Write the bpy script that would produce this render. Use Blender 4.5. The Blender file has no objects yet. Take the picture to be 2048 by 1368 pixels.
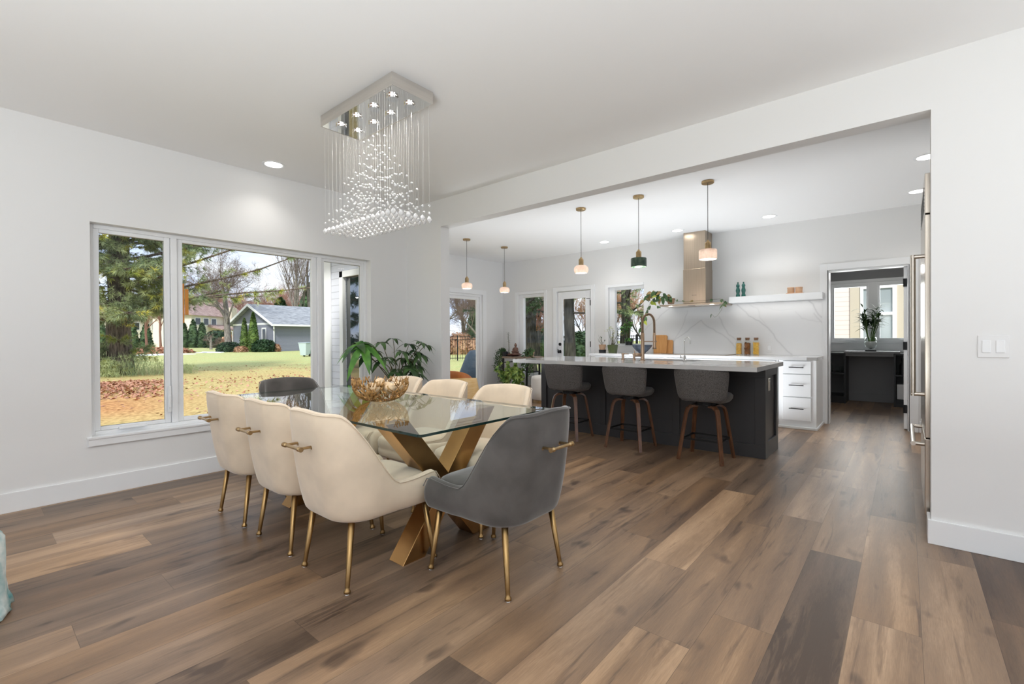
import bpy, bmesh, math, random
from mathutils import Vector, Matrix, noise
R = math.radians
random.seed(7)
sc = bpy.context.scene
col = sc.collection

# ------------------------------------------------------------------ camera
cam_d = bpy.data.cameras.new('camera'); cam = bpy.data.objects.new('camera', cam_d); col.objects.link(cam)
cam_d.sensor_fit = 'HORIZONTAL'; cam_d.sensor_width = 36; cam_d.lens = 929.774 * 36 / 2048
cam_d.shift_x = 2.1352 / 2048; cam_d.shift_y = -3.9362 / 2048
cam_d.clip_start = .05; cam_d.clip_end = 500
cF = Vector((-0.64656495, 0.76283937, -0.00546384)); cR = Vector((0.76285861, 0.64654147, -0.00555583)); cU = Vector((0.00070561, 0.00776034, 0.99996964))
cam.matrix_world = Matrix(((cR.x, cU.x, -cF.x, 0), (cR.y, cU.y, -cF.y, 0), (cR.z, cU.z, -cF.z, 1.1699), (0, 0, 0, 1)))
sc.camera = cam

# ------------------------------------------------------------------ view, world, sun, fill lights
sc.view_settings.view_transform = 'Standard'; sc.view_settings.look = 'None'
sc.view_settings.gamma = 1; sc.view_settings.use_curve_mapping = False; sc.view_settings.exposure = 0.02
sc.cycles.max_bounces = 10; sc.cycles.diffuse_bounces = 5; sc.cycles.glossy_bounces = 5
sc.cycles.transmission_bounces = 8; sc.cycles.transparent_max_bounces = 24
sc.cycles.caustics_reflective = False; sc.cycles.caustics_refractive = False
sc.cycles.sample_clamp_indirect = 6
sc.cycles.use_denoising = True

w = bpy.data.worlds.new('sky'); sc.world = w; w.use_nodes = True
nt = w.node_tree; nt.nodes.clear()
def nn(t, typ, **kw):
    n = t.nodes.new(typ)
    for k, v in kw.items():
        if k.startswith('i_'): n.inputs[k[2:]].default_value = v
        else: setattr(n, k, v)
    return n
tc = nn(nt, 'ShaderNodeTexCoord'); mp = nn(nt, 'ShaderNodeMapping'); mp.inputs['Scale'].default_value = (1.2, 1.2, 4)
nz = nn(nt, 'ShaderNodeTexNoise'); nz.inputs['Scale'].default_value = 2.6; nz.inputs['Detail'].default_value = 6; nz.inputs['Roughness'].default_value = .55
cr = nn(nt, 'ShaderNodeValToRGB'); cr.color_ramp.elements[0].position = .42; cr.color_ramp.elements[0].color = (.60, .71, .96, 1)
cr.color_ramp.elements[1].position = .60; cr.color_ramp.elements[1].color = (.92, .93, .98, 1)
bg = nn(nt, 'ShaderNodeBackground'); bg.inputs['Strength'].default_value = 1.3
wo = nn(nt, 'ShaderNodeOutputWorld')
nt.links.new(tc.outputs['Generated'], mp.inputs[0]); nt.links.new(mp.outputs[0], nz.inputs[0]); nt.links.new(nz.outputs[0], cr.inputs[0])
nt.links.new(cr.outputs[0], bg.inputs[0]); nt.links.new(bg.outputs[0], wo.inputs[0])

sd = bpy.data.lights.new('sun', 'SUN'); sd.energy = 3.8; sd.angle = R(12); sd.color = (1, .95, .88)
so = bpy.data.objects.new('sun', sd); col.objects.link(so); so.rotation_euler = (R(48), 0, R(38))   # high, from the south east

def area(name, loc, rot, sx, sy, power, color=(1, 1, 1)):
    d = bpy.data.lights.new(name, 'AREA'); d.shape = 'RECTANGLE'; d.size = sx; d.size_y = sy; d.energy = power; d.color = color
    o = bpy.data.objects.new(name, d); col.objects.link(o); o.location = loc; o.rotation_euler = rot
    return o
# added fill lights standing in for daylight at unseen openings behind and beside the camera
area('daylight_fill_south', (-1.2, -4.9, 1.4), (R(90), 0, 0), 5.0, 2.3, 16, (.93, .97, 1))
area('daylight_fill_east', (4.9, -.5, 1.4), (R(90), 0, R(90)), 5.0, 2.3, 16, (.93, .97, 1))
area('daylight_fill_pantry', (-.35, 10.62, 1.6), (R(90), 0, 0), 1.3, .9, 26, (.97, .99, 1)).rotation_euler = (R(90), 0, R(180))  # added lamp outside the window to brighten the pantry
# added fill lights aimed up to brighten the ceilings, all out of view
area('ceiling_fill_room', (.3, -1.6, .6), (R(180), 0, 0), 3.4, 2.4, 270, (.86, .935, 1))
area('ceiling_fill_side', (2.2, 1.5, .5), (R(180), 0, 0), 2.2, 2.2, 40, (.86, .935, 1))
area('ceiling_fill_nook', (-4.35, 4.0, .7), (R(180), 0, 0), .5, .5, 12, (.92, .965, 1))
area('ceiling_fill_kitchen', (-2.5, 6.1, .06), (R(180), 0, 0), 2.3, .8, 62, (.90, .95, 1))

# ------------------------------------------------------------------ materials
def new_mat(name):
    m = bpy.data.materials.new(name); m.use_nodes = True; return m, m.node_tree, m.node_tree.nodes['Principled BSDF']
def mat(name, c, rough=.5, metal=0, spec=.5, bump=0, bscale=200, var=0, vscale=8, vstretch=(1, 1, 1), sheen=0, coat=0, emit=None, estr=0, c2=None, trans=0, ior=1.45, sss=0, detail=3):
    m, t, b = new_mat(name)
    b.inputs['Base Color'].default_value = (*c, 1); b.inputs['Roughness'].default_value = rough; b.inputs['Metallic'].default_value = metal
    b.inputs['Specular IOR Level'].default_value = spec; b.inputs['IOR'].default_value = ior
    if sheen: b.inputs['Sheen Weight'].default_value = sheen; b.inputs['Sheen Roughness'].default_value = .4
    if coat: b.inputs['Coat Weight'].default_value = coat; b.inputs['Coat Roughness'].default_value = .1
    if trans: b.inputs['Transmission Weight'].default_value = trans
    if emit: b.inputs['Emission Color'].default_value = (*emit, 1); b.inputs['Emission Strength'].default_value = estr
    if var or bump or c2:
        tc = nn(t, 'ShaderNodeTexCoord'); mp = nn(t, 'ShaderNodeMapping'); mp.inputs['Scale'].default_value = vstretch
        t.links.new(tc.outputs['Object'], mp.inputs[0])
    if var or c2:
        nz = nn(t, 'ShaderNodeTexNoise'); nz.inputs['Scale'].default_value = vscale; nz.inputs['Detail'].default_value = detail
        t.links.new(mp.outputs[0], nz.inputs[0])
        cr = nn(t, 'ShaderNodeValToRGB'); a = c; d = c2 or tuple(min(1, x * (1 + var)) for x in c)
        if not c2: a = tuple(x * (1 - var) for x in c)
        cr.color_ramp.elements[0].position = .35; cr.color_ramp.elements[1].position = .65
        cr.color_ramp.elements[0].color = (*a, 1); cr.color_ramp.elements[1].color = (*d, 1)
        t.links.new(nz.outputs[0], cr.inputs[0]); t.links.new(cr.outputs[0], b.inputs['Base Color'])
    if bump:
        nb = nn(t, 'ShaderNodeTexNoise'); nb.inputs['Scale'].default_value = bscale; nb.inputs['Detail'].default_value = 2
        t.links.new(mp.outputs[0], nb.inputs[0]); bp_ = nn(t, 'ShaderNodeBump'); bp_.inputs['Strength'].default_value = bump; bp_.inputs['Distance'].default_value = .002
        t.links.new(nb.outputs[0], bp_.inputs['Height']); t.links.new(bp_.outputs[0], b.inputs['Normal'])
    return m
def s2l(r, g, b):
    f = lambda v: (v / 255 / 12.92) if v <= 10.3 else ((v / 255 + .055) / 1.055) ** 2.4
    return (f(r), f(g), f(b))

M = {}
M['wall'] = mat('wall_paint', (.80, .80, .795), .75, spec=.25, bump=.05, bscale=350)
M['ceiling'] = mat('ceiling_paint', (.88, .88, .875), .85, spec=.2, bump=.05, bscale=300)
M['trim'] = mat('white_trim', (.84, .85, .86), .38, spec=.4)
M['vinyl'] = mat('white_vinyl', (.86, .87, .88), .35, spec=.4)
M['cabinet'] = mat('white_cabinet_paint', (.80, .81, .815), .4, spec=.4)
M['charcoal'] = mat('charcoal_cabinet_paint', (.045, .044, .046), .38, spec=.45)
M['gold'] = mat('brushed_brass', (.48, .34, .18), .3, 1, var=.12, vscale=30)
M['goldleg'] = mat('brushed_brass_leg', (.37, .235, .10), .3, 1)
M['tablegold'] = mat('brushed_bronze_gold', (.52, .30, .12), .27, 1, var=.22, vscale=2.5, vstretch=(1, 1, 1))
M['beige'] = mat('cream_velvet', (.72, .60, .46), .85, spec=.15, sheen=.5, var=.06, vscale=7, bump=.12, bscale=500)
M['grayvel'] = mat('grey_velvet', (.095, .088, .083), .8, spec=.2, sheen=.6, var=.22, vscale=6, bump=.12, bscale=500, detail=5)
M['stoolfab'] = mat('charcoal_woven_fabric', (.066, .061, .058), .9, spec=.1, sheen=.2, c2=(.165, .152, .145), vscale=330, vstretch=(1, 1, .3), bump=.4, bscale=400)
M['walnut'] = mat('walnut_veneer', (.085, .034, .015), .35, coat=.2, c2=(.17, .072, .032), vscale=14, vstretch=(3, 3, .5))
M['walnut_edge'] = mat('pale_plywood_edge', (.55, .40, .26), .5)
M['black'] = mat('black_metal', (.012, .012, .013), .4, .3)
M['steel'] = mat('brushed_steel', (.50, .41, .32), .28, 1, var=.05, vscale=3, vstretch=(30, 30, 1))
M['satin'] = mat('satin_nickel', (.74, .71, .67), .32, 1, var=.04, vscale=3, vstretch=(1, 1, 20))
M['glassrefl'] = mat('reflective_window_glass', (.02, .03, .035), .02, spec=1.0, ior=2.3)
M['fridge'] = mat('stainless_door', (.55, .49, .42), .22, 1, var=.05, vscale=3, vstretch=(30, 30, 1))
M['nickel'] = mat('brushed_nickel', (.60, .55, .49), .3, 1)
M['bronze'] = mat('bronze_faucet', (.42, .30, .21), .32, 1)
M['chrome'] = mat('chrome', (.75, .75, .75), .08, 1)
M['mirror'] = mat('mirror_steel', (.80, .78, .75), .03, 1)
M['quartz'] = mat('white_quartz', (.58, .58, .58), .12, spec=.5, c2=(.61, .61, .605), vscale=3, detail=8)
M['lamp'] = mat('lit_lamp_lens', (1, 1, 1), .5, emit=(1, .93, .82), estr=9)
M['lampsoft'] = mat('lit_diffuser', (1, 1, 1), .5, emit=(1, .96, .9), estr=9)
M['plate'] = mat('white_plastic_plate', (.78, .78, .78), .35)
M['soil'] = mat('potting_soil', (.05, .03, .02), .9)
M['cork'] = mat('cork', (.22, .11, .06), .8, var=.2, vscale=60)
M['bamboo'] = mat('bamboo_board', (.58, .27, .08), .45, c2=(.70, .36, .13), vscale=9, vstretch=(14, 14, .6))
M['lightwood'] = mat('light_wood', (.66, .40, .24), .5, c2=(.76, .50, .33), vscale=10, vstretch=(1, 1, 8))
M['cream'] = mat('cream_boucle', (.74, .70, .64), .9, bump=.4, bscale=150)
M['leather'] = mat('orange_leather', (.50, .16, .035), .45, var=.15, vscale=8)
M['honeywood'] = mat('honey_plywood', (.75, .47, .18), .4, c2=(.82, .56, .26), vscale=6, vstretch=(1, 1, 8))
M['weathered'] = mat('weathered_wood', (.20, .14, .10), .7, c2=(.34, .26, .20), vscale=14, vstretch=(1, 8, 8))
M['statue'] = mat('brown_stone_carving', (.13, .065, .045), .55, c2=(.22, .12, .09), vscale=20)
M['dish'] = mat('dark_red_dish', (.10, .03, .02), .35)
M['darkplastic'] = mat('black_nursery_pot', (.02, .022, .028), .4)
M['greenglaze'] = mat('green_glazed_ceramic', (.13, .17, .07), .3, var=.15, vscale=12)
M['terracotta'] = mat('blush_terracotta', (.62, .40, .26), .7, var=.08)
M['bluebowl'] = mat('blue_grey_glazed_bowl', (.08, .10, .14), .25, c2=(.17, .22, .30), vscale=9)
M['teal'] = mat('teal_lacquer', (.015, .12, .10), .2, coat=.5)
M['blacklac'] = mat('dark_laminate', (.015, .015, .016), .35)
M['greywall'] = mat('dimmed_pantry_grey', (.27, .27, .275), .8)  # even grey with the room's dimness put into the wall colour
M['greypanel'] = mat('grey_pantry_panel', (.30, .30, .31), .6)
M['greenmarble'] = mat('green_marble', (.02, .05, .035), .3, c2=(.09, .13, .09), vscale=22, detail=8)
M['grillcover'] = mat('blue_grey_cover', (.035, .055, .08), .7, var=.15)
M['cord'] = mat('grey_cord', (.10, .09, .08), .7)
M['rope'] = mat('gold_twig_metal', (.52, .31, .13), .35, 1, var=.2, vscale=40)
M['ball'] = mat('cream_wicker_ball', (.80, .60, .38), .7, var=.15, vscale=40, bump=.5, bscale=90)
M['wire'] = mat('fine_steel_wire', (.62, .62, .60), .45, .2)
M['throw'] = mat('teal_white_throw', (.05, .30, .33), .95, c2=(.82, .84, .82), vscale=9, bump=.8, bscale=40, detail=6)
M['foam'] = mat('neutral_cup', (.6, .6, .6), .4)

def leafmat(name, c1, c2, vs=6, rough=.45):
    m = mat(name, c1, rough, c2=c2, vscale=vs, spec=.4)
    m.node_tree.nodes['Principled BSDF'].inputs['Subsurface Weight'].default_value = 0
    return m
M['leaf'] = leafmat('glossy_green_leaf', s2l(44, 92, 30), s2l(96, 150, 60))
M['leafdk'] = leafmat('dark_green_leaf', s2l(36, 62, 34), s2l(74, 104, 56))
M['leafvar'] = leafmat('pothos_leaf', s2l(60, 104, 40), s2l(170, 190, 96), 14)
M['leafbr'] = leafmat('dry_brown_leaf', s2l(90, 84, 44), s2l(176, 140, 92), 9)
M['leafyel'] = leafmat('yellow_green_leaf', s2l(150, 176, 50), s2l(190, 190, 90), 9)
M['bamboostem'] = mat('green_bamboo_stalk', s2l(80, 110, 50), .4)
M['stem'] = mat('plant_stem', s2l(86, 84, 50), .6)

def metal_bark(name, a, b, vs=6):
    return mat(name, a, .9, c2=b, vscale=vs, vstretch=(3, 3, .6), bump=.8, bscale=14, detail=6, spec=.1)
M['bark'] = metal_bark('pine_bark', s2l(70, 62, 58), s2l(130, 118, 108))
M['bark2'] = metal_bark('grey_bark', s2l(100, 94, 88), s2l(150, 144, 136))
M['bark3'] = metal_bark('dark_bark', s2l(44, 44, 40), s2l(78, 76, 70))
M['twig'] = mat('fine_twig', s2l(120, 104, 96), .9, spec=.1)
M['twigred'] = mat('russet_twig', s2l(150, 112, 98), .9, spec=.1)
M['needle'] = leafmat('pine_needle', s2l(112, 134, 100), s2l(184, 194, 140), .9, .6)
M['needley'] = leafmat('yellow_pine_needle', s2l(130, 150, 60), s2l(208, 200, 100), 1.5, .6)
M['ever'] = leafmat('evergreen_foliage', s2l(40, 66, 44), s2l(86, 112, 70), 1.2, .7)
M['arbor'] = leafmat('arborvitae_foliage', s2l(66, 92, 42), s2l(112, 134, 66), 2, .7)
M['yew'] = leafmat('yew_foliage', s2l(26, 50, 32), s2l(60, 88, 56), 2, .7)
M['russet'] = leafmat('russet_foliage', s2l(146, 106, 82), s2l(196, 162, 132), 2, .8)
M['snow'] = mat('old_snow', (.85, .87, .92), .6)
M['deadleaf'] = leafmat('dead_oak_leaf', s2l(140, 88, 66), s2l(214, 166, 140), 3, .8)
M['shingle'] = mat('grey_shingles', s2l(128, 132, 138), .9, c2=s2l(166, 170, 176), vscale=2.2, vstretch=(1, 1, 6), detail=6)
M['roofbr'] = mat('brown_shingles', s2l(140, 116, 112), .9, c2=s2l(170, 148, 142), vscale=2.2)
M['creamhouse'] = mat('cream_house_wall', s2l(226, 220, 206), .8)
M['tanhouse'] = mat('tan_house_wall', s2l(206, 196, 178), .8)
M['brick'] = mat('red_brick', s2l(150, 96, 80), .9, c2=s2l(176, 124, 104), vscale=8)
M['darkglass'] = mat('dark_window_glass', (.02, .03, .035), .05, spec=.8)

def siding(name, c, pitch=.105, dark=.62):
    """horizontal lap siding: slanted boards with a thin shadow gap, from object z"""
    m, t, b = new_mat(name); b.inputs['Roughness'].default_value = .55
    tc = nn(t, 'ShaderNodeTexCoord'); sp = nn(t, 'ShaderNodeSeparateXYZ'); t.links.new(tc.outputs['Object'], sp.inputs[0])
    d = nn(t, 'ShaderNodeMath', operation='DIVIDE'); d.inputs[1].default_value = pitch; t.links.new(sp.outputs['Z'], d.inputs[0])
    f = nn(t, 'ShaderNodeMath', operation='FRACT'); t.links.new(d.outputs[0], f.inputs[0])
    cr = nn(t, 'ShaderNodeValToRGB'); e = cr.color_ramp.elements; e[0].position = .0; e[0].color = (*[x * dark for x in c], 1); e[1].position = .12; e[1].color = (*c, 1)
    t.links.new(f.outputs[0], cr.inputs[0]); t.links.new(cr.outputs[0], b.inputs['Base Color'])
    iv = nn(t, 'ShaderNodeMath', operation='SUBTRACT'); iv.inputs[0].default_value = 1; t.links.new(f.outputs[0], iv.inputs[1])
    bp_ = nn(t, 'ShaderNodeBump'); bp_.inputs['Strength'].default_value = .7; bp_.inputs['Distance'].default_value = .015
    t.links.new(iv.outputs[0], bp_.inputs['Height']); t.links.new(bp_.outputs[0], b.inputs['Normal'])
    return m
M['siding'] = siding('blue_grey_siding', s2l(126, 130, 144), .125, .45)
M['sidinglt'] = siding('light_grey_siding', s2l(214, 216, 226), .097, .55)
M['sidingtan'] = siding('cream_siding', s2l(236, 222, 214), .115, .62)

def glass_mat(name, tint=(1, 1, 1), ior=1.45, refl=1.0):
    m, t, b = new_mat(name); t.nodes.remove(b)
    o = t.nodes['Material Output']; tr = nn(t, 'ShaderNodeBsdfTransparent'); tr.inputs[0].default_value = (*tint, 1)
    gl = nn(t, 'ShaderNodeBsdfGlossy'); gl.inputs['Roughness'].default_value = .0; gl.inputs['Color'].default_value = (refl, refl, refl, 1)
    fr = nn(t, 'ShaderNodeFresnel'); fr.inputs[0].default_value = ior; mx = nn(t, 'ShaderNodeMixShader')
    ge = nn(t, 'ShaderNodeNewGeometry'); iv = nn(t, 'ShaderNodeMath', operation='SUBTRACT'); iv.inputs[0].default_value = 1; t.links.new(ge.outputs['Backfacing'], iv.inputs[1])
    ml = nn(t, 'ShaderNodeMath', operation='MULTIPLY'); t.links.new(fr.outputs[0], ml.inputs[0]); t.links.new(iv.outputs[0], ml.inputs[1])
    t.links.new(ml.outputs[0], mx.inputs[0]); t.links.new(tr.outputs[0], mx.inputs[1]); t.links.new(gl.outputs[0], mx.inputs[2]); t.links.new(mx.outputs[0], o.inputs[0])
    return m
M['pane'] = glass_mat('window_glass', (.97, .985, .98), 1.3)
M['tableglass'] = glass_mat('table_glass', (.93, .975, .955), 1.5)
M['glassedge'] = mat('dark_glass_edge', (.01, .03, .026), .08, spec=.6)
M['jarglass'] = glass_mat('jar_glass', (.93, .95, .94), 1.4)
M['crystal'] = mat('cut_crystal', (.95, .95, .95), .05, trans=.35, ior=1.5, spec=.8)

def marble_mat():
    m, t, b = new_mat('veined_marble'); b.inputs['Roughness'].default_value = .12
    at = nn(t, 'ShaderNodeAttribute', attribute_name='vein'); mx = nn(t, 'ShaderNodeMix', data_type='RGBA')
    mx.inputs[6].default_value = (.80, .80, .80, 1); mx.inputs[7].default_value = (.40, .40, .41, 1)
    t.links.new(at.outputs['Fac'], mx.inputs[0]); t.links.new(mx.outputs[2], b.inputs['Base Color']); return m
M['marble'] = marble_mat()
def alabaster():
    m = mat('alabaster_shade', (.62, .50, .44), .35, c2=(.86, .80, .76), vscale=26, detail=8)
    b = m.node_tree.nodes['Principled BSDF']; b.inputs['Subsurface Weight'].default_value = .0
    b.inputs['Transmission Weight'].default_value = .0
    tl = nn(m.node_tree, 'ShaderNodeBsdfTranslucent'); tl.inputs[0].default_value = (.92, .84, .78, 1)
    mx = nn(m.node_tree, 'ShaderNodeMixShader'); mx.inputs[0].default_value = .45; o = m.node_tree.nodes['Material Output']
    m.node_tree.links.new(b.outputs[0], mx.inputs[1]); m.node_tree.links.new(tl.outputs[0], mx.inputs[2]); m.node_tree.links.new(mx.outputs[0], o.inputs[0])
    return m
M['alabaster'] = alabaster()

def floor_mat():
    m, t, b = new_mat('oak_planks')
    L = t.links.new
    at = nn(t, 'ShaderNodeAttribute', attribute_name='tone'); rn = nn(t, 'ShaderNodeAttribute', attribute_name='rnd')
    tc = nn(t, 'ShaderNodeTexCoord'); uv = nn(t, 'ShaderNodeUVMap', uv_map='plank')
    # grain: stretched along the plank, shifted per plank
    cmb = nn(t, 'ShaderNodeCombineXYZ'); ml = nn(t, 'ShaderNodeMath', operation='MULTIPLY'); ml.inputs[1].default_value = 37.0
    L(rn.outputs['Fac'], ml.inputs[0]); L(ml.outputs[0], cmb.inputs[0]); L(ml.outputs[0], cmb.inputs[1]); L(ml.outputs[0], cmb.inputs[2])
    ad = nn(t, 'ShaderNodeVectorMath', operation='ADD'); L(tc.outputs['Object'], ad.inputs[0]); L(cmb.outputs[0], ad.inputs[1])
    def st(sx, sy):
        mp = nn(t, 'ShaderNodeMapping'); mp.inputs['Scale'].default_value = (sx, sy, 1); L(ad.outputs[0], mp.inputs[0]); return mp
    def noise_(mp, sc_, det=4, dist=0, ro=.6):
        n = nn(t, 'ShaderNodeTexNoise'); n.inputs['Scale'].default_value = sc_; n.inputs['Detail'].default_value = det; n.inputs['Distortion'].default_value = dist; n.inputs['Roughness'].default_value = ro
        L(mp.outputs[0], n.inputs[0]); return n
    broad = noise_(st(6, .9), 1.0, 3, .8); mid = noise_(st(30, 2.2), 1.0, 5, 1.6, .7); dstr = nn(t, 'ShaderNodeValToRGB'); dstr.color_ramp.elements[0].position = .565; dstr.color_ramp.elements[0].color = (0, 0, 0, 1); dstr.color_ramp.elements[1].position = .72; dstr.color_ramp.elements[1].color = (1, 1, 1, 1); L(noise_(st(15, 1.1), 1.0, 5, 1.0, .65).outputs[0], dstr.inputs[0])           # broad light/dark streaks and cathedral figure
    wv = nn(t, 'ShaderNodeTexWave', wave_type='RINGS', rings_direction='SPHERICAL'); wv.inputs['Scale'].default_value = .55; wv.inputs['Distortion'].default_value = 9; wv.inputs['Detail'].default_value = 3; wv.inputs['Detail Scale'].default_value = 1.2
    L(st(3.2, .28).outputs[0], wv.inputs[0])
    fine = noise_(st(190, 7), 1.0, 4, .6, .7)
    pores = noise_(st(420, 22), 1.0, 2, 0)
    knot = nn(t, 'ShaderNodeTexNoise'); knot.inputs['Scale'].default_value = 1.0; knot.inputs['Detail'].default_value = 2; L(st(8, 3.4).outputs[0], knot.inputs[0])
    kr = nn(t, 'ShaderNodeValToRGB'); kr.color_ramp.elements[0].position = .655; kr.color_ramp.elements[0].color = (0, 0, 0, 1); kr.color_ramp.elements[1].position = .75; kr.color_ramp.elements[1].color = (1, 1, 1, 1); L(knot.outputs[0], kr.inputs[0])
    tone = nn(t, 'ShaderNodeValToRGB'); e = tone.color_ramp.elements
    e[0].position = 0; e[0].color = (*s2l(78, 63, 53), 1); e[1].position = 1; e[1].color = (*s2l(196, 166, 137), 1)
    k = tone.color_ramp.elements.new(.33); k.color = (*s2l(116, 96, 80), 1); k = tone.color_ramp.elements.new(.66); k.color = (*s2l(150, 124, 101), 1)
    # tone + grain
    def mm(op, a, bv):
        n = nn(t, 'ShaderNodeMath', operation=op)
        if isinstance(a, float): n.inputs[0].default_value = a
        else: L(a, n.inputs[0])
        if isinstance(bv, float): n.inputs[1].default_value = bv
        else: L(bv, n.inputs[1])
        return n.outputs[0]
    g1 = mm('MULTIPLY', mm('SUBTRACT', broad.outputs[0], .5), .65)
    g2 = mm('MULTIPLY', mm('SUBTRACT', wv.outputs['Fac'], .5), .16)
    g3 = mm('MULTIPLY', mm('SUBTRACT', fine.outputs[0], .5), .22)
    g4 = mm('MULTIPLY', mm('SUBTRACT', pores.outputs[0], .5), .25)
    g5 = mm('MULTIPLY', mm('SUBTRACT', mid.outputs[0], .5), .26)
    tot = mm('ADD', mm('ADD', mm('ADD', mm('ADD', at.outputs['Fac'], g1), g2), g3), g4)
    tot = mm('SUBTRACT', mm('ADD', tot, g5), mm('ADD', mm('MULTIPLY', kr.outputs[0], .40), mm('MULTIPLY', dstr.outputs[0], .42)))
    L(tot, tone.inputs[0])
    # seams from the plank's own uv (metres from its edges)
    sep = nn(t, 'ShaderNodeSeparateXYZ'); L(uv.outputs[0], sep.inputs[0])
    mn = mm('MINIMUM', sep.outputs[0], sep.outputs[1]); lt = mm('LESS_THAN', mn, .0016)
    mx = nn(t, 'ShaderNodeMix', data_type='RGBA'); L(mm('MULTIPLY', lt, .6), mx.inputs[0]); L(tone.outputs[0], mx.inputs[6]); mx.inputs[7].default_value = (*s2l(50, 40, 34), 1)
    hs = nn(t, 'ShaderNodeHueSaturation'); L(mx.outputs[2], hs.inputs['Color']); L(mm('ADD', mm('MULTIPLY', mm('SUBTRACT', rn.outputs['Fac'], .5), .22), 1.06), hs.inputs['Saturation'])
    L(hs.outputs[0], b.inputs['Base Color'])
    L(mm('ADD', mm('MULTIPLY', fine.outputs[0], .18), .27), b.inputs['Roughness'])
    b.inputs['Specular IOR Level'].default_value = .38
    bp_ = nn(t, 'ShaderNodeBump'); bp_.inputs['Strength'].default_value = .12; bp_.inputs['Distance'].default_value = .002; L(fine.outputs[0], bp_.inputs['Height']); L(bp_.outputs[0], b.inputs['Normal'])
    return m
M['floor'] = floor_mat()

def ground_mat():
    m, t, b = new_mat('winter_lawn'); L = t.links.new; b.inputs['Roughness'].default_value = .95; b.inputs['Specular IOR Level'].default_value = .1
    tc = nn(t, 'ShaderNodeTexCoord')
    def no(s, d=4, st=(1, 1, 1)):
        mp = nn(t, 'ShaderNodeMapping'); mp.inputs['Scale'].default_value = st; L(tc.outputs['Object'], mp.inputs[0])
        n = nn(t, 'ShaderNodeTexNoise'); n.inputs['Scale'].default_value = s; n.inputs['Detail'].default_value = d; L(mp.outputs[0], n.inputs[0]); return n
    a = nn(t, 'ShaderNodeAttribute', attribute_name='lawn')   # r straw, g green, b needle litter
    sp = nn(t, 'ShaderNodeSeparateColor'); L(a.outputs['Color'], sp.inputs[0])
    n1 = no(14, 8); n2 = no(1.1, 4)
    straw = nn(t, 'ShaderNodeValToRGB'); e = straw.color_ramp.elements; e[0].position = .3; e[0].color = (*s2l(170, 148, 96), 1); e[1].position = .7; e[1].color = (*s2l(218, 200, 142), 1); L(n1.outputs[0], straw.inputs[0])
    green = nn(t, 'ShaderNodeValToRGB'); e = green.color_ramp.elements; e[0].position = .3; e[0].color = (*s2l(150, 168, 104), 1); e[1].position = .7; e[1].color = (*s2l(200, 208, 150), 1); L(n1.outputs[0], green.inputs[0])
    lit = nn(t, 'ShaderNodeValToRGB'); e = lit.color_ramp.elements; e[0].position = .3; e[0].color = (*s2l(150, 96, 62), 1); e[1].position = .7; e[1].color = (*s2l(224, 166, 112), 1); L(n1.outputs[0], lit.inputs[0])
    ma = nn(t, 'ShaderNodeMath', operation='ADD'); mb = nn(t, 'ShaderNodeMath', operation='SUBTRACT'); L(n2.outputs[0], mb.inputs[0]); mb.inputs[1].default_value = .5
    mc = nn(t, 'ShaderNodeMath', operation='MULTIPLY'); L(mb.outputs[0], mc.inputs[0]); mc.inputs[1].default_value = 1.2; L(mc.outputs[0], ma.inputs[0]); L(sp.outputs[1], ma.inputs[1]); ma.use_clamp = True
    m1 = nn(t, 'ShaderNodeMix', data_type='RGBA'); L(ma.outputs[0], m1.inputs[0]); L(straw.outputs[0], m1.inputs[6]); L(green.outputs[0], m1.inputs[7])
    m2 = nn(t, 'ShaderNodeMix', data_type='RGBA'); L(sp.outputs[2], m2.inputs[0]); L(m1.outputs[2], m2.inputs[6]); L(lit.outputs[0], m2.inputs[7])
    L(m2.outputs[2], b.inputs['Base Color'])
    return m
M['lawn'] = ground_mat()

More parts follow.
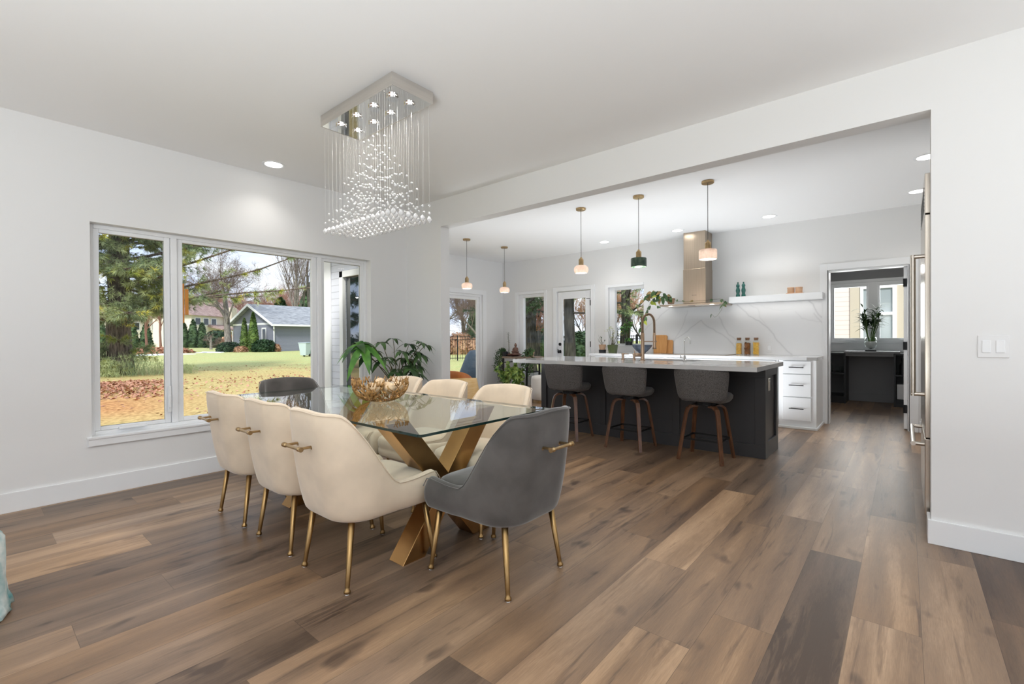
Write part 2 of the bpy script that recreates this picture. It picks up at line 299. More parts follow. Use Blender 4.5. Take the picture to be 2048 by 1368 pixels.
# ------------------------------------------------------------------ mesh helpers
class MB:
    def __init__(s): s.v = []; s.f = []; s.mi = []; s.cur = 0
    def add(s, vs, fs):
        o = len(s.v); s.v += [tuple(v) for v in vs]; s.f += [tuple(i + o for i in f) for f in fs]; s.mi += [s.cur] * len(fs); return s
    def box(s, x0, x1, y0, y1, z0, z1, mtx=None):
        vs = [Vector((x, y, z)) for x in (x0, x1) for y in (y0, y1) for z in (z0, z1)]
        if mtx: vs = [mtx @ v for v in vs]
        return s.add(vs, [(0, 1, 3, 2), (4, 6, 7, 5), (0, 4, 5, 1), (2, 3, 7, 6), (0, 2, 6, 4), (1, 5, 7, 3)])
    def prism(s, pts, axis, a, b):
        """extrude polygon pts (2d) along axis between a and b"""
        n = len(pts)
        def mk(p, c): return {'x': (c, p[0], p[1]), 'y': (p[0], c, p[1]), 'z': (p[0], p[1], c)}[axis]
        vs = [mk(p, a) for p in pts] + [mk(p, b) for p in pts]
        return s.add(vs, [tuple(range(n))[::-1], tuple(range(n, 2 * n))] + [(i, (i + 1) % n, n + (i + 1) % n, n + i) for i in range(n)])
    def tube(s, pts, rs, seg=8, caps=True, closed=False):
        pts = [Vector(p) for p in pts]; n = len(pts)
        if not isinstance(rs, (list, tuple)): rs = [rs] * n
        o = len(s.v); up = None
        for i, p in enumerate(pts):
            d = (pts[(i + 1) % n] - pts[i - 1]) if closed else (pts[min(i + 1, n - 1)] - pts[max(i - 1, 0)])
            d = d.normalized() if d.length > 1e-9 else Vector((0, 0, 1))
            if up is None:
                up = d.cross(Vector((0, 0, 1)) if abs(d.z) < .9 else Vector((1, 0, 0))).normalized()
            else:
                up = (up - d * up.dot(d)); up = up.normalized() if up.length > 1e-6 else d.orthogonal().normalized()
            w_ = d.cross(up)
            for k in range(seg):
                a = 2 * math.pi * k / seg; q = p + (up * math.cos(a) + w_ * math.sin(a)) * rs[i]; s.v.append(tuple(q))
        m = n if closed else n - 1
        for i in range(m):
            for k in range(seg):
                a0 = o + i * seg + k; a1 = o + i * seg + (k + 1) % seg; j = (i + 1) % n
                s.f.append((a0, a1, o + j * seg + (k + 1) % seg, o + j * seg + k)); s.mi.append(s.cur)
        if caps and not closed:
            s.f.append(tuple(o + k for k in range(seg))[::-1]); s.f.append(tuple(o + (n - 1) * seg + k for k in range(seg))); s.mi += [s.cur] * 2
        return s
    def lathe(s, prof, c=(0, 0, 0), seg=24, mtx=None):
        o = len(s.v); n = len(prof)
        for r_, z in prof:
            for k in range(seg):
                a = 2 * math.pi * k / seg; v = Vector((r_ * math.cos(a), r_ * math.sin(a), z))
                if mtx: v = mtx @ v
                s.v.append((c[0] + v.x, c[1] + v.y, c[2] + v.z))
        for i in range(n - 1):
            for k in range(seg):
                s.f.append((o + i * seg + k, o + i * seg + (k + 1) % seg, o + (i + 1) * seg + (k + 1) % seg, o + (i + 1) * seg + k)); s.mi.append(s.cur)
        if prof[0][0] > 1e-6: s.f.append(tuple(o + k for k in range(seg))[::-1]); s.mi.append(s.cur)
        if prof[-1][0] > 1e-6: s.f.append(tuple(o + (n - 1) * seg + k for k in range(seg))); s.mi.append(s.cur)
        return s
    def ball(s, c, r_, seg=12, rings=8, sc_=(1, 1, 1)):
        pr = [(max(1e-7, math.sin(math.pi * i / rings)) * r_, -math.cos(math.pi * i / rings) * r_) for i in range(rings + 1)]
        return s.lathe(pr, c, seg, Matrix.Diagonal((*sc_, 1)))
    def leaf(s, base, dirv, ln, wd, nrm=None, fold=.25, droop=.3, n=4, tip=.9):
        """pointed leaf blade, folded on the midrib and drooping"""
        d = Vector(dirv).normalized(); nrm = Vector(nrm) if nrm is not None else Vector((0, 0, 1))
        side = d.cross(nrm); side = side.normalized() if side.length > 1e-4 else d.orthogonal().normalized(); up = side.cross(d).normalized()
        vs = []; p = Vector(base)
        for i in range(n + 1):
            t = i / n; w_ = wd * .5 * (math.sin(math.pi * min(1, t ** .8)) ** tip if 0 < t < 1 else 0.02)
            c = p + d * (ln * t) - Vector((0, 0, 1)) * (droop * ln * t * t)
            vs += [c + side * w_ + up * w_ * fold, c, c - side * w_ + up * w_ * fold]
        fs = []
        for i in range(n):
            a = i * 3; fs += [(a, a + 1, a + 4, a + 3), (a + 1, a + 2, a + 5, a + 4)]
        return s.add(vs, fs)
    def build(s, name, m, parent=None, smooth=False, bevel=0, sub=0, loc=None, bseg=2, auto=None):
        me = bpy.data.meshes.new(name); me.from_pydata(s.v, [], s.f)
        for mm in (m if isinstance(m, (list, tuple)) else [m]): me.materials.append(mm)
        if any(s.mi): me.polygons.foreach_set('material_index', s.mi)
        if smooth: me.polygons.foreach_set('use_smooth', [True] * len(me.polygons))
        bm = bmesh.new(); bm.from_mesh(me); bmesh.ops.recalc_face_normals(bm, faces=bm.faces); bm.to_mesh(me); bm.free()
        if auto: me.set_sharp_from_angle(angle=R(auto))
        me.update(); o = bpy.data.objects.new(name, me); col.objects.link(o)
        if parent: o.parent = parent
        if loc: o.location = loc
        if bevel:
            b = o.modifiers.new('bevel', 'BEVEL'); b.width = bevel; b.segments = bseg; b.limit_method = 'ANGLE'; b.angle_limit = R(40)
        if sub:
            u = o.modifiers.new('sub', 'SUBSURF'); u.levels = sub; u.render_levels = sub
        return o
def tag(o, label=None, cat=None, group=None, kind=None):
    if label: o['label'] = label
    if cat: o['category'] = cat
    if group: o['group'] = group
    if kind: o['kind'] = kind
    return o
def thing(name, label, cat, loc=(0, 0, 0), rz=0, group=None):
    o = bpy.data.objects.new(name, None); col.objects.link(o); o.location = loc; o.rotation_euler = (0, 0, rz); o.empty_display_size = .1
    return tag(o, label, cat, group)
def struct(name, mb, m, parent=None, **kw):
    o = mb.build(name, m, parent, **kw)
    if parent is None: o['kind'] = 'structure'
    return o
KIDS = {}
def copy_tree(o, parent=None):
    c = o.copy(); col.objects.link(c); c.parent = parent
    for ch in list(o.children): copy_tree(ch, c)
    return c
def dup(root, loc, rz=None, label=None, scale=None):
    c = copy_tree(root); c.location = loc
    if rz is not None: c.rotation_euler = (0, 0, rz)
    if label: c['label'] = label
    if scale: c.scale = scale if isinstance(scale, tuple) else (scale,) * 3
    return c
def smooth(a, b, x):
    t = max(0, min(1, (x - a) / (b - a))); return t * t * (3 - 2 * t)
def rnd(a, b): return random.uniform(a, b)
VEINS = [([(-2.62, 1.576), (-2.661, 1.429), (-2.743, 1.254), (-2.826, 1.131), (-2.924, 0.993)], 0.45), ([(-2.924, 0.993), (-2.812, 1.131), (-2.621, 1.253), (-2.514, 1.345), (-2.41, 1.422)], 0.6), ([(-2.41, 1.422), (-2.283, 1.301), (-2.146, 1.221), (-1.989, 1.091), (-1.918, 1.003), (-1.906, 0.94)], 0.6), ([(-2.145, 1.466), (-2.097, 1.349), (-2.013, 1.194), (-1.906, 1.117)], 0.6), ([(-1.893, 1.635), (-1.732, 1.465), (-1.597, 1.387), (-1.477, 1.274), (-1.37, 1.104), (-1.297, 1.021), (-1.193, 0.915)], 0.7), ([(-1.788, 1.655), (-1.619, 1.572), (-1.591, 1.436), (-1.477, 1.286)], 0.3), ([(-1.001, 1.654), (-0.943, 1.599), (-0.904, 1.494), (-0.842, 1.412)], 0.8), ([(-1.151, 1.504), (-1.071, 1.407), (-0.992, 1.382), (-0.842, 1.355)], 0.3), ([(-0.933, 1.472), (-0.842, 1.343)], 0.6), ([(-1.172, 1.528), (-1.401, 1.538), (-1.563, 1.606)], 0.15), ([(-3.153, 1.429), (-3.065, 1.511), (-2.866, 1.656)], 0.5), ([(-3.393, 1.205), (-3.272, 1.347), (-3.153, 1.429)], 0.4), ([(-3.155, 0.892), (-3.067, 1.118), (-3.009, 1.202)], 0.3)]
# ------------------------------------------------------------------ the house: floor, walls, ceiling
H = 2.74; XW = -4.644; YB = 3.515; XK = -6.512; YK = 7.425; HB = 2.434; YP = 10.4
def wall_cells(mb, axis, a0, a1, t0, t1, z0, z1, holes):
    """wall running along axis ('x' or 'y') from a0 to a1, thickness t0..t1, holes = (h0,h1,zb,zt)"""
    A = sorted({a0, a1, *[h[0] for h in holes], *[h[1] for h in holes]}); Z = sorted({z0, z1, *[h[2] for h in holes], *[h[3] for h in holes]})
    A = [a for a in A if a0 <= a <= a1]; Z = [z for z in Z if z0 <= z <= z1]
    for i in range(len(A) - 1):
        run = None
        for j in range(len(Z) - 1):
            ca = (A[i] + A[i + 1]) / 2; cz = (Z[j] + Z[j + 1]) / 2
            inside = any(h[0] < ca < h[1] and h[2] < cz < h[3] for h in holes)
            if not inside:
                if run is None: run = [Z[j], Z[j + 1]]
                else: run[1] = Z[j + 1]
            if inside or j == len(Z) - 2:
                if run:
                    if axis == 'x': mb.box(A[i], A[i + 1], t0, t1, *run)
                    else: mb.box(t0, t1, A[i], A[i + 1], *run)
                run = None
    return mb

# floor: every plank a quad with its own tone
PW, PL, PX = .2215, 1.423, .0485
OFF = {1: 2.73, 0: 3.27, -1: 2.39, -2: 2.99, -3: 2.04, -4: 1.75, -5: 2.33, -6: 2.57, -7: 1.92, -8: .62, -9: .88, -10: .2, -11: 1.13, -12: .28, -13: .63, -14: .0, -15: 1.085, -16: .69, -17: 1.44, -18: .34, -19: 1.0, -20: .8, -21: .345}
TONE = {(1, -1): .38, (1, 0): .12, (1, 1): .3, (0, -1): .66, (0, 0): .42, (0, -2): .5, (-1, -1): .74, (-1, 0): .62, (-1, 1): .36, (-1, 2): .5, (-2, -1): .14, (-2, 0): .56, (-2, 1): .62, (-2, 2): .45,
        (-3, -1): .56, (-3, 0): .50, (-3, 1): .72, (-3, 2): .42, (-3, 3): .62, (-4, -1): .72, (-4, 0): .54, (-4, 1): .40, (-4, 2): .5, (-4, 3): .66, (-5, -1): .58, (-5, 0): .80, (-5, 1): .42, (-6, -1): .55, (-6, 0): .34,
        (-6, 1): .62, (-7, -1): .55, (-7, 0): .55, (-7, 1): .62, (-8, -1): .22, (-8, 0): .55, (-8, 1): .5, (-8, 2): .45, (-9, -1): .2, (-9, 0): .36, (-9, 1): .6, (-10, 0): .48, (-10, -1): .45, (-11, -1): .50, (-11, 0): .36, (-11, 1): .7,
        (-12, -1): .52, (-12, 0): .42, (-13, -1): .36, (-13, 0): .34, (-14, 0): .34, (-14, -1): .36, (-15, -1): .32, (-15, 0): .26, (-16, -1): .78, (-16, 0): .48, (-17, -1): .8, (-17, 0): .4, (-18, -1): .48, (-18, 0): .78, (-19, 0): .6, (-19, -1): .5,
        (-20, 0): .5, (-20, -1): .45, (-21, -1): .5, (-21, 0): .2}
rr = random.Random(3)
fv, ff, tn, rd, uvs = [], [], [], [], []
def plank_region(x0, x1, y0, y1):
    r0 = math.floor((x0 - PX) / PW); r1 = math.ceil((x1 - PX) / PW)
    for r_ in range(r0, r1):
        ax, bx = PX + r_ * PW, PX + (r_ + 1) * PW; cx0, cx1 = max(ax, x0), min(bx, x1)
        if cx1 - cx0 < .001: continue
        q = random.Random(r_ * 31 + 5); off = OFF.get(r_, q.random() * PL)
        k0 = math.floor((y0 - off) / PL); k1 = math.ceil((y1 - off) / PL)
        for k in range(k0, k1):
            ay, by = off + k * PL, off + (k + 1) * PL; cy0, cy1 = max(ay, y0), min(by, y1)
            if cy1 - cy0 < .001: continue
            q = random.Random(r_ * 977 + k * 13); t = TONE.get((r_, k), q.choice([.25, .35, .42, .5, .55, .62, .7])); rv = q.random()
            n = len(fv)
            for (x, y) in ((cx0, cy0), (cx1, cy0), (cx1, cy1), (cx0, cy1)): fv.append((x, y, 0))
            ff.append((n, n + 1, n + 2, n + 3)); tn.append(t); rd.append(rv)
            # distance to the edges is |edge-coordinate|, so uv holds offset from low edge; high edge handled by plank order
            uvs.append([(0 if abs(x - ax) < 1e-4 else (x - ax), 0 if abs(y - ay) < 1e-4 else (y - ay)) for (x, y) in ((cx0, cy0), (cx1, cy0), (cx1, cy1), (cx0, cy1))])
plank_region(XW, 5, -5, YB + .065); plank_region(XK, 5, YB + .065, YK + .07); plank_region(-1.6, 1.2, YK + .07, YP)
me = bpy.data.meshes.new('floor'); me.from_pydata(fv, [], ff); me.materials.append(M['floor'])
for nm, vals in (('tone', tn), ('rnd', rd)):
    a_ = me.attributes.new(nm, 'FLOAT', 'FACE'); a_.data.foreach_set('value', vals)
ul = me.uv_layers.new(name='plank')
for p_, u_ in zip(me.polygons, uvs):
    for li, uv_ in zip(p_.loop_indices, u_): ul.data[li].uv = uv_
me.update(); fo = bpy.data.objects.new('floor', me); col.objects.link(fo); fo['kind'] = 'structure'
struct('floor_slab', MB().box(XK - .1, 5.2, YB + .1, YP + .2, -.2, -.002).box(XW - .12, 5.2, -5.2, YB + .1, -.2, -.002), M['greywall'])

ce = MB().box(XW - .15, 5.2, -5.2, YB + .07, H, H + .12).box(XK - .15, 5.2, YB + .07, YK + .15, H, H + .12)
struct('ceiling', ce, M['ceiling'])
struct('ceiling_pantry', MB().box(-1.7, 1.3, YK + .15, YP + .15, 2.44, 2.56), M['greywall'])

# west wall of the dining room with the big window
struct('wall_west', wall_cells(MB(), 'y', -5.1, YB, XW - .16, XW, 0, H, [(.621, 3.013, .437, 2.055)]), M['wall'])
nw = wall_cells(MB(), 'x', XW, 5.1, YB, YB + .131, 0, H, [(-4.015, .112, -.01, HB)])
struct('wall_north', nw, M['wall'])
struct('wall_south', wall_cells(MB(), 'x', XW - .16, 5.1, -5.15, -5.0, 0, H, [(-3.8, 1.4, .3, 2.4)]), M['wall'])
struct('wall_east', wall_cells(MB(), 'y', -5.1, YK, 5.0, 5.15, 0, H, [(-3.1, 2.1, .3, 2.4), (4.0, 7.2, .4, 2.4)]), M['wall'])
struct('wall_kitchen_west', wall_cells(MB(), 'y', YB + .131, YK, XK - .16, XK, 0, H, [(4.5, 6.80, -.01, 2.03)]), M['wall'])
struct('wall_kitchen_north', wall_cells(MB(), 'x', XK - .16, 5.1, YK, YK + .15, 0, H,
       [(-6.10, -5.43, .40, 2.045), (-5.13, -4.37, -.01, 2.045), (-4.02, -3.355, 1.03, 2.045), (-.775, .035, -.01, 2.035)]), M['wall'])
# outside face of the kitchen bay, seen through the dining room window
struct('wall_kitchen_south', wall_cells(MB(), 'x', XK - .17, XW - .161, YB + .012, YB + .13, -.4, 2.9, [(-6.13, -5.2, .48, 2.04)]), M['sidinglt'])
tr = MB().box(XK - .19, XK + .06, YB - .012, YB + .011, -.4, 2.9)
struct('trim_1', tr, M['trim'], bevel=.004)
fr = MB()
for a_ in ((-6.20, -6.11, .40, 2.13), (-5.22, -5.13, .40, 2.13)): fr.box(a_[0], a_[1], YB - .012, YB + .04, a_[2], a_[3])
fr.box(-6.20, -5.13, YB - .012, YB + .04, 2.04, 2.13).box(-6.20, -5.13, YB - .012, YB + .04, .40, .48)
t = struct('window_7', fr, M['vinyl'], bevel=.004)
struct('pane', MB().box(-6.11, -5.2, YB + .05, YB + .056, .48, 2.04), M['glassrefl'], t)
struct('soffit', MB().box(XK - .6, XW - .161, YB - .45, YB + .011, 2.62, 2.74), M['trim'])
struct('soffit', MB().box(XW - .75, XW - .161, -5, 3.4, 2.60, 2.70), M['trim'])
# fridge side wall and pantry
struct('wall_kitchen_east', MB().box(.86, .98, YB + .131, YK, 0, H), M['wall'])
pw = wall_cells(MB(), 'x', -1.6, 1.2, YP, YP + .15, 0, 2.44, [(-1.07, .40, 1.05, 2.12)])
struct('wall_pantry_north', pw, M['greywall'])
struct('wall_pantry_west', MB().box(-1.7, -1.6, YK + .15, YP, 0, 2.44), M['greywall'])
struct('wall_pantry_east', MB().box(1.2, 1.3, YK + .15, YP, 0, 2.44), M['greywall'])

# baseboards
bb = .135
struct('baseboard_west', MB().box(XW, XW + .015, -5, YB, 0, bb), M['trim'], bevel=.003)
struct('baseboard_north', MB().box(.097, 5, YB - .015, YB, 0, bb).box(XW, -4.0, YB - .015, YB, 0, bb).box(-4.015, -4.0, YB, YB + .14, 0, bb).box(.097, .112, YB, YB + .14, 0, bb), M['trim'], bevel=.003)
struct('baseboard_kitchen', MB().box(XK, XK + .015, 6.93, YK, 0, bb).box(XK, -5.22, YK - .015, YK, 0, bb).box(.13, .85, YK - .015, YK, 0, bb), M['trim'], bevel=.003)

# ------------------------------------------------------------------ window_1, three lights
def frame_rect(mb, axis, a0, a1, z0, z1, t0, t1, wd):
    wl, wr, wb, wt = wd if isinstance(wd, tuple) else (wd,) * 4
    def bx(p, q, r_, s_):
        if axis == 'y': mb.box(t0, t1, p, q, r_, s_)
        else: mb.box(p, q, t0, t1, r_, s_)
    bx(a0, a0 + wl, z0, z1); bx(a1 - wr, a1, z0, z1); bx(a0 + wl, a1 - wr, z0, z0 + wb); bx(a0 + wl, a1 - wr, z1 - wt, z1)
    return mb
xg = XW - .12
wf = MB(); frame_rect(wf, 'y', .621, 3.013, .437, 2.055, XW - .15, XW - .085, .03)
for c in (1.163, 2.448): wf.box(XW - .15, XW - .075, c - .022, c + .022, .467, 2.025)
w1 = struct('window_1', wf, M['vinyl'], bevel=.004)
for i, (a0, a1) in enumerate(((.650, 1.139), (1.187, 2.424), (2.472, 2.984))):
    m_ = MB(); frame_rect(m_, 'y', a0, a1, .468, 2.026, XW - .14, XW - .098, (.036, .04, .030, .030) if i != 1 else (.042, .052, .034, .026))
    s_ = m_.build('sash', M['vinyl'], w1, bevel=.004)
    MB().box(xg - .004, xg + .002, a0 + .03, a1 - .03, .49, 2.005).build('pane', M['pane'], s_)
    g_ = MB(); frame_rect(g_, 'y', a0 + .034, a1 - .038, .496, 1.998, xg + .001, xg + .004, .004); g_.build('gasket', M['black'], s_)
# crank handle, cover and the side lock
MB().box(XW - .098, XW - .055, .79, .97, .468, .482).box(XW - .075, XW - .062, .80, .96, .478, .498).build('crank_handle', M['vinyl'], w1, bevel=.004)
MB().box(XW - .085, XW - .068, 1.115, 1.135, .56, .78).tube([(XW - .06, 1.125, .60), (XW - .055, 1.125, .70)], .008).build('lock_lever', M['vinyl'], w1, bevel=.003)
struct('trim_2', MB().box(XW - .085, XW + .024, .593, 3.041, .424, .4405).box(XW, XW + .018, .600, 3.035, .373, .424), M['trim'], bevel=.002)

# kitchen slider, west
sf = MB(); frame_rect(sf, 'y', 4.5, 6.80, 0, 2.03, XK - .13, XK - .02, .045); sf.box(XK - .12, XK - .03, 5.6, 5.68, .04, 1.99)
sl = struct('door_2', sf, M['vinyl'], bevel=.004)
for a0, a1 in ((4.54, 5.66), (5.62, 6.76)):
    m_ = MB(); frame_rect(m_, 'y', a0, a1, .04, 1.99, XK - .10, XK - .06, .062); q = m_.build('sash', M['vinyl'], sl, bevel=.004)
    MB().box(XK - .084, XK - .078, a0 + .05, a1 - .05, .09, 1.94).build('pane', M['pane'], q)
struct('trim_3', MB().box(XK, XK + .016, 6.80, 6.90, 0, 2.12).box(XK, XK + .016, 4.40, 4.50, 0, 2.12).box(XK, XK + .016, 4.50, 6.80, 2.03, 2.12), M['trim'], bevel=.003)

# kitchen north windows
def win_north(n, a0, a1, z0, z1, glass, y=YK):
    m_ = MB(); frame_rect(m_, 'x', a0, a1, z0, z1, y + .05, y + .13, glass); q = struct('window_%d' % n, m_, M['vinyl'], bevel=.004)
    wl, wr, wb, wt = glass
    MB().box(a0 + wl - .01, a1 - wr + .01, y + .09, y + .096, z0 + wb - .01, z1 - wt + .01).build('pane', M['pane'], q); return q
win_north(2, -6.10, -5.43, .40, 2.045, (.10, .03, .06, .06))
win_north(3, -4.02, -3.355, 1.03, 2.045, (.10, .02, .02, .05))
struct('trim_4', MB().box(-6.17, -6.10, YK - .012, YK, .33, 2.10).box(-5.43, -5.37, YK - .012, YK, .33, 2.10).box(-6.10, -5.43, YK - .012, YK, 2.045, 2.10).box(-6.10, -5.43, YK - .012, YK, .33, .40), M['trim'], bevel=.002)
struct('trim_5', MB().box(-4.075, -4.02, YK - .012, YK, 1.03, 2.09).box(-4.02, -3.355, YK - .012, YK, 2.045, 2.09).box(-4.075, -3.35, YK - .03, YK + .05, 1.01, 1.03), M['trim'], bevel=.002)

# back door: slab with a full glass light, black hardware
d1 = MB(); frame_rect(d1, 'x', -5.105, -4.395, .01, 2.03, YK + .01, YK + .052, (.10, .10, .26, .13)); D1 = struct('door_1', d1, M['trim'], bevel=.004)
MB().box(-5.01, -4.49, YK + .028, YK + .034, .26, 1.91).build('pane', M['pane'], D1)
m_ = MB(); frame_rect(m_, 'x', -5.03, -4.47, .25, 1.92, YK + .002, YK + .016, .025); m_.build('glazing_bead', M['vinyl'], D1, bevel=.003)
m_ = MB().lathe([(.03, 0), (.03, .02), (.022, .028)], (0, 0, 0), 20, Matrix.Rotation(R(90), 4, 'X')).build('deadbolt', M['black'], D1, smooth=True, auto=30); m_.location = (-5.055, YK + .01, 1.035)
m_ = MB().lathe([(.03, 0), (.03, .012), (.012, .015), (.012, .035), (.028, .045), (.028, .06), (.012, .068)], (0, 0, 0), 20, Matrix.Rotation(R(90), 4, 'X')).build('door_knob', M['black'], D1, smooth=True, auto=30); m_.location = (-5.055, YK + .01, .895)
MB().box(-5.112, -5.100, YK + .0, YK + .02, .86, .94).build('strike_plate', M['black'], D1)
for z in (1.80, 1.04, .25):
    MB().box(-4.392, -4.380, YK - .006, YK + .012, z - .05, z + .05).tube([(-4.386, YK - .004, z - .052), (-4.386, YK - .004, z + .052)], .007).build('hinge', M['black'], D1)
MB().tube([(-4.386, YK - .004, 1.87), (-4.386, YK - .03, 1.875), (-4.44, YK - .05, 1.875)], .006).build('door_stop', M['black'], D1)
struct('trim_6', MB().box(-5.21, -5.13, YK - .016, YK, 0, 2.125).box(-4.37, -4.29, YK - .016, YK, 0, 2.125).box(-5.13, -4.37, YK - .016, YK, 2.045, 2.125), M['trim'], bevel=.003)

# pantry doorway: casing, jamb, open door edge-on with black hinges
struct('trim_7', MB().box(-.865, -.785, YK - .016, YK, 0, 2.12).box(.045, .125, YK - .016, YK, 0, 2.12).box(-.785, .045, YK - .016, YK, 2.035, 2.12)
       .box(-.785, -.765, YK, YK + .15, 0, 2.035).box(.025, .045, YK, YK + .15, 0, 2.035).box(-.765, .025, YK, YK + .15, 2.015, 2.035), M['trim'], bevel=.003)
D3 = struct('door_3', MB().box(-.012, .023, YK + .10, YK + .90, .01, 2.01), M['trim'], bevel=.003)
for z in (1.82, 1.04, .26):
    MB().box(-.016, .02, YK + .088, YK + .101, z - .05, z + .05).tube([(-.010, YK + .093, z - .05), (-.010, YK + .093, z + .05)], .008).build('hinge', M['black'], D3, bevel=.002)

# pantry window
m_ = MB(); frame_rect(m_, 'x', -1.07, .40, 1.05, 2.12, YP + .02, YP + .12, .045)
m_.box(-.50, -.36, YP + .01, YP + .12, 1.05, 2.12); PWn = struct('window_4', m_, M['vinyl'], bevel=.004)
for a0, a1 in ((-1.03, -.49), (-.37, .36)):
    m_ = MB(); frame_rect(m_, 'x', a0, a1, 1.09, 2.08, YP + .03, YP + .08, .035); q = m_.build('sash', M['vinyl'], PWn, bevel=.003)
    MB().box(a0 + .03, a1 - .03, YP + .055, YP + .06, 1.12, 2.05).build('pane', M['pane'], q)
    MB().box((a0 + a1) / 2 - .07, (a0 + a1) / 2 + .07, YP + .0, YP + .03, 1.085, 1.10).build('crank_handle', M['vinyl'], q, bevel=.003)
struct('trim_10', MB().box(-1.6, 1.2, YP - .012, YP, .88, 1.03), M['trim'])
struct('trim_8', MB().box(-1.13, -1.07, YP - .014, YP, 1.0, 2.17).box(-1.07, .46, YP - .014, YP, 2.12, 2.17).box(-1.13, .46, YP - .03, YP + .02, 1.03, 1.05), M['trim'], bevel=.002)

# switch plates, outlets
def wallplate(name, label, cat, x, z, wd, hh, y, rockers):
    t = thing(name, label, cat, (x, y, z))
    MB().box(-wd / 2, wd / 2, -.006, 0, -hh / 2, hh / 2).build('plate', M['plate'], t, bevel=.003)
    for r_ in rockers: MB().box(r_ - .017, r_ + .017, -.010, -.005, -.033, .033).build('rocker_switch' if cat == 'switch' else 'socket', M['trim'], t, bevel=.003)
    return t
wallplate('light_switch', 'white double rocker light switch on the right-hand wall', 'switch', .355, 1.108, .118, .118, YB, (-.026, .026))
o_ = wallplate('wall_outlet', 'white outlet plate on the marble backsplash right of the pasta jars', 'outlet', -1.47, 1.0, .075, .118, YK - .017, (0,))
# ------------------------------------------------------------------ dining chairs
def chair_path(n=53, w_=.265, yf=.265, yb=-.285, rc=.17):
    pts = []; seg = []
    L1 = yf - (yb + rc); L2 = math.pi / 2 * rc; L3 = 2 * (w_ - rc); tot = 2 * L1 + 2 * L2 + L3
    for i in range(n):
        s = tot * i / (n - 1)
        if s <= L1: p = (w_, yf - s); nrm = (1, 0)
        elif s <= L1 + L2: a = (s - L1) / rc; p = (w_ - rc + rc * math.cos(a), yb + rc - rc * math.sin(a)); nrm = (math.cos(a), -math.sin(a))
        elif s <= L1 + L2 + L3: t = s - L1 - L2; p = (w_ - rc - t, yb); nrm = (0, -1)
        elif s <= L1 + 2 * L2 + L3: a = (s - L1 - L2 - L3) / rc; p = (-(w_ - rc) - rc * math.sin(a), yb + rc - rc * math.cos(a)); nrm = (-math.sin(a), -math.cos(a))
        else: t = s - L1 - 2 * L2 - L3; p = (-w_, yb + rc + t); nrm = (-1, 0)
        pts.append((p, nrm, 1 - abs(2 * i / (n - 1) - 1)))     # third: 0 at the arm fronts, 1 at mid back
    return pts
def chair_top(q, y):
    # arm height at the front, slight dip, then an s-curve up to the back
    return .488 - .016 * smooth(.26, .08, y) * (1 - smooth(.5, .7, q)) + .345 * smooth(.33, .68, q) + .012 * smooth(.68, 1, q) - .05 * max(0, 1 - q / .06) ** 2
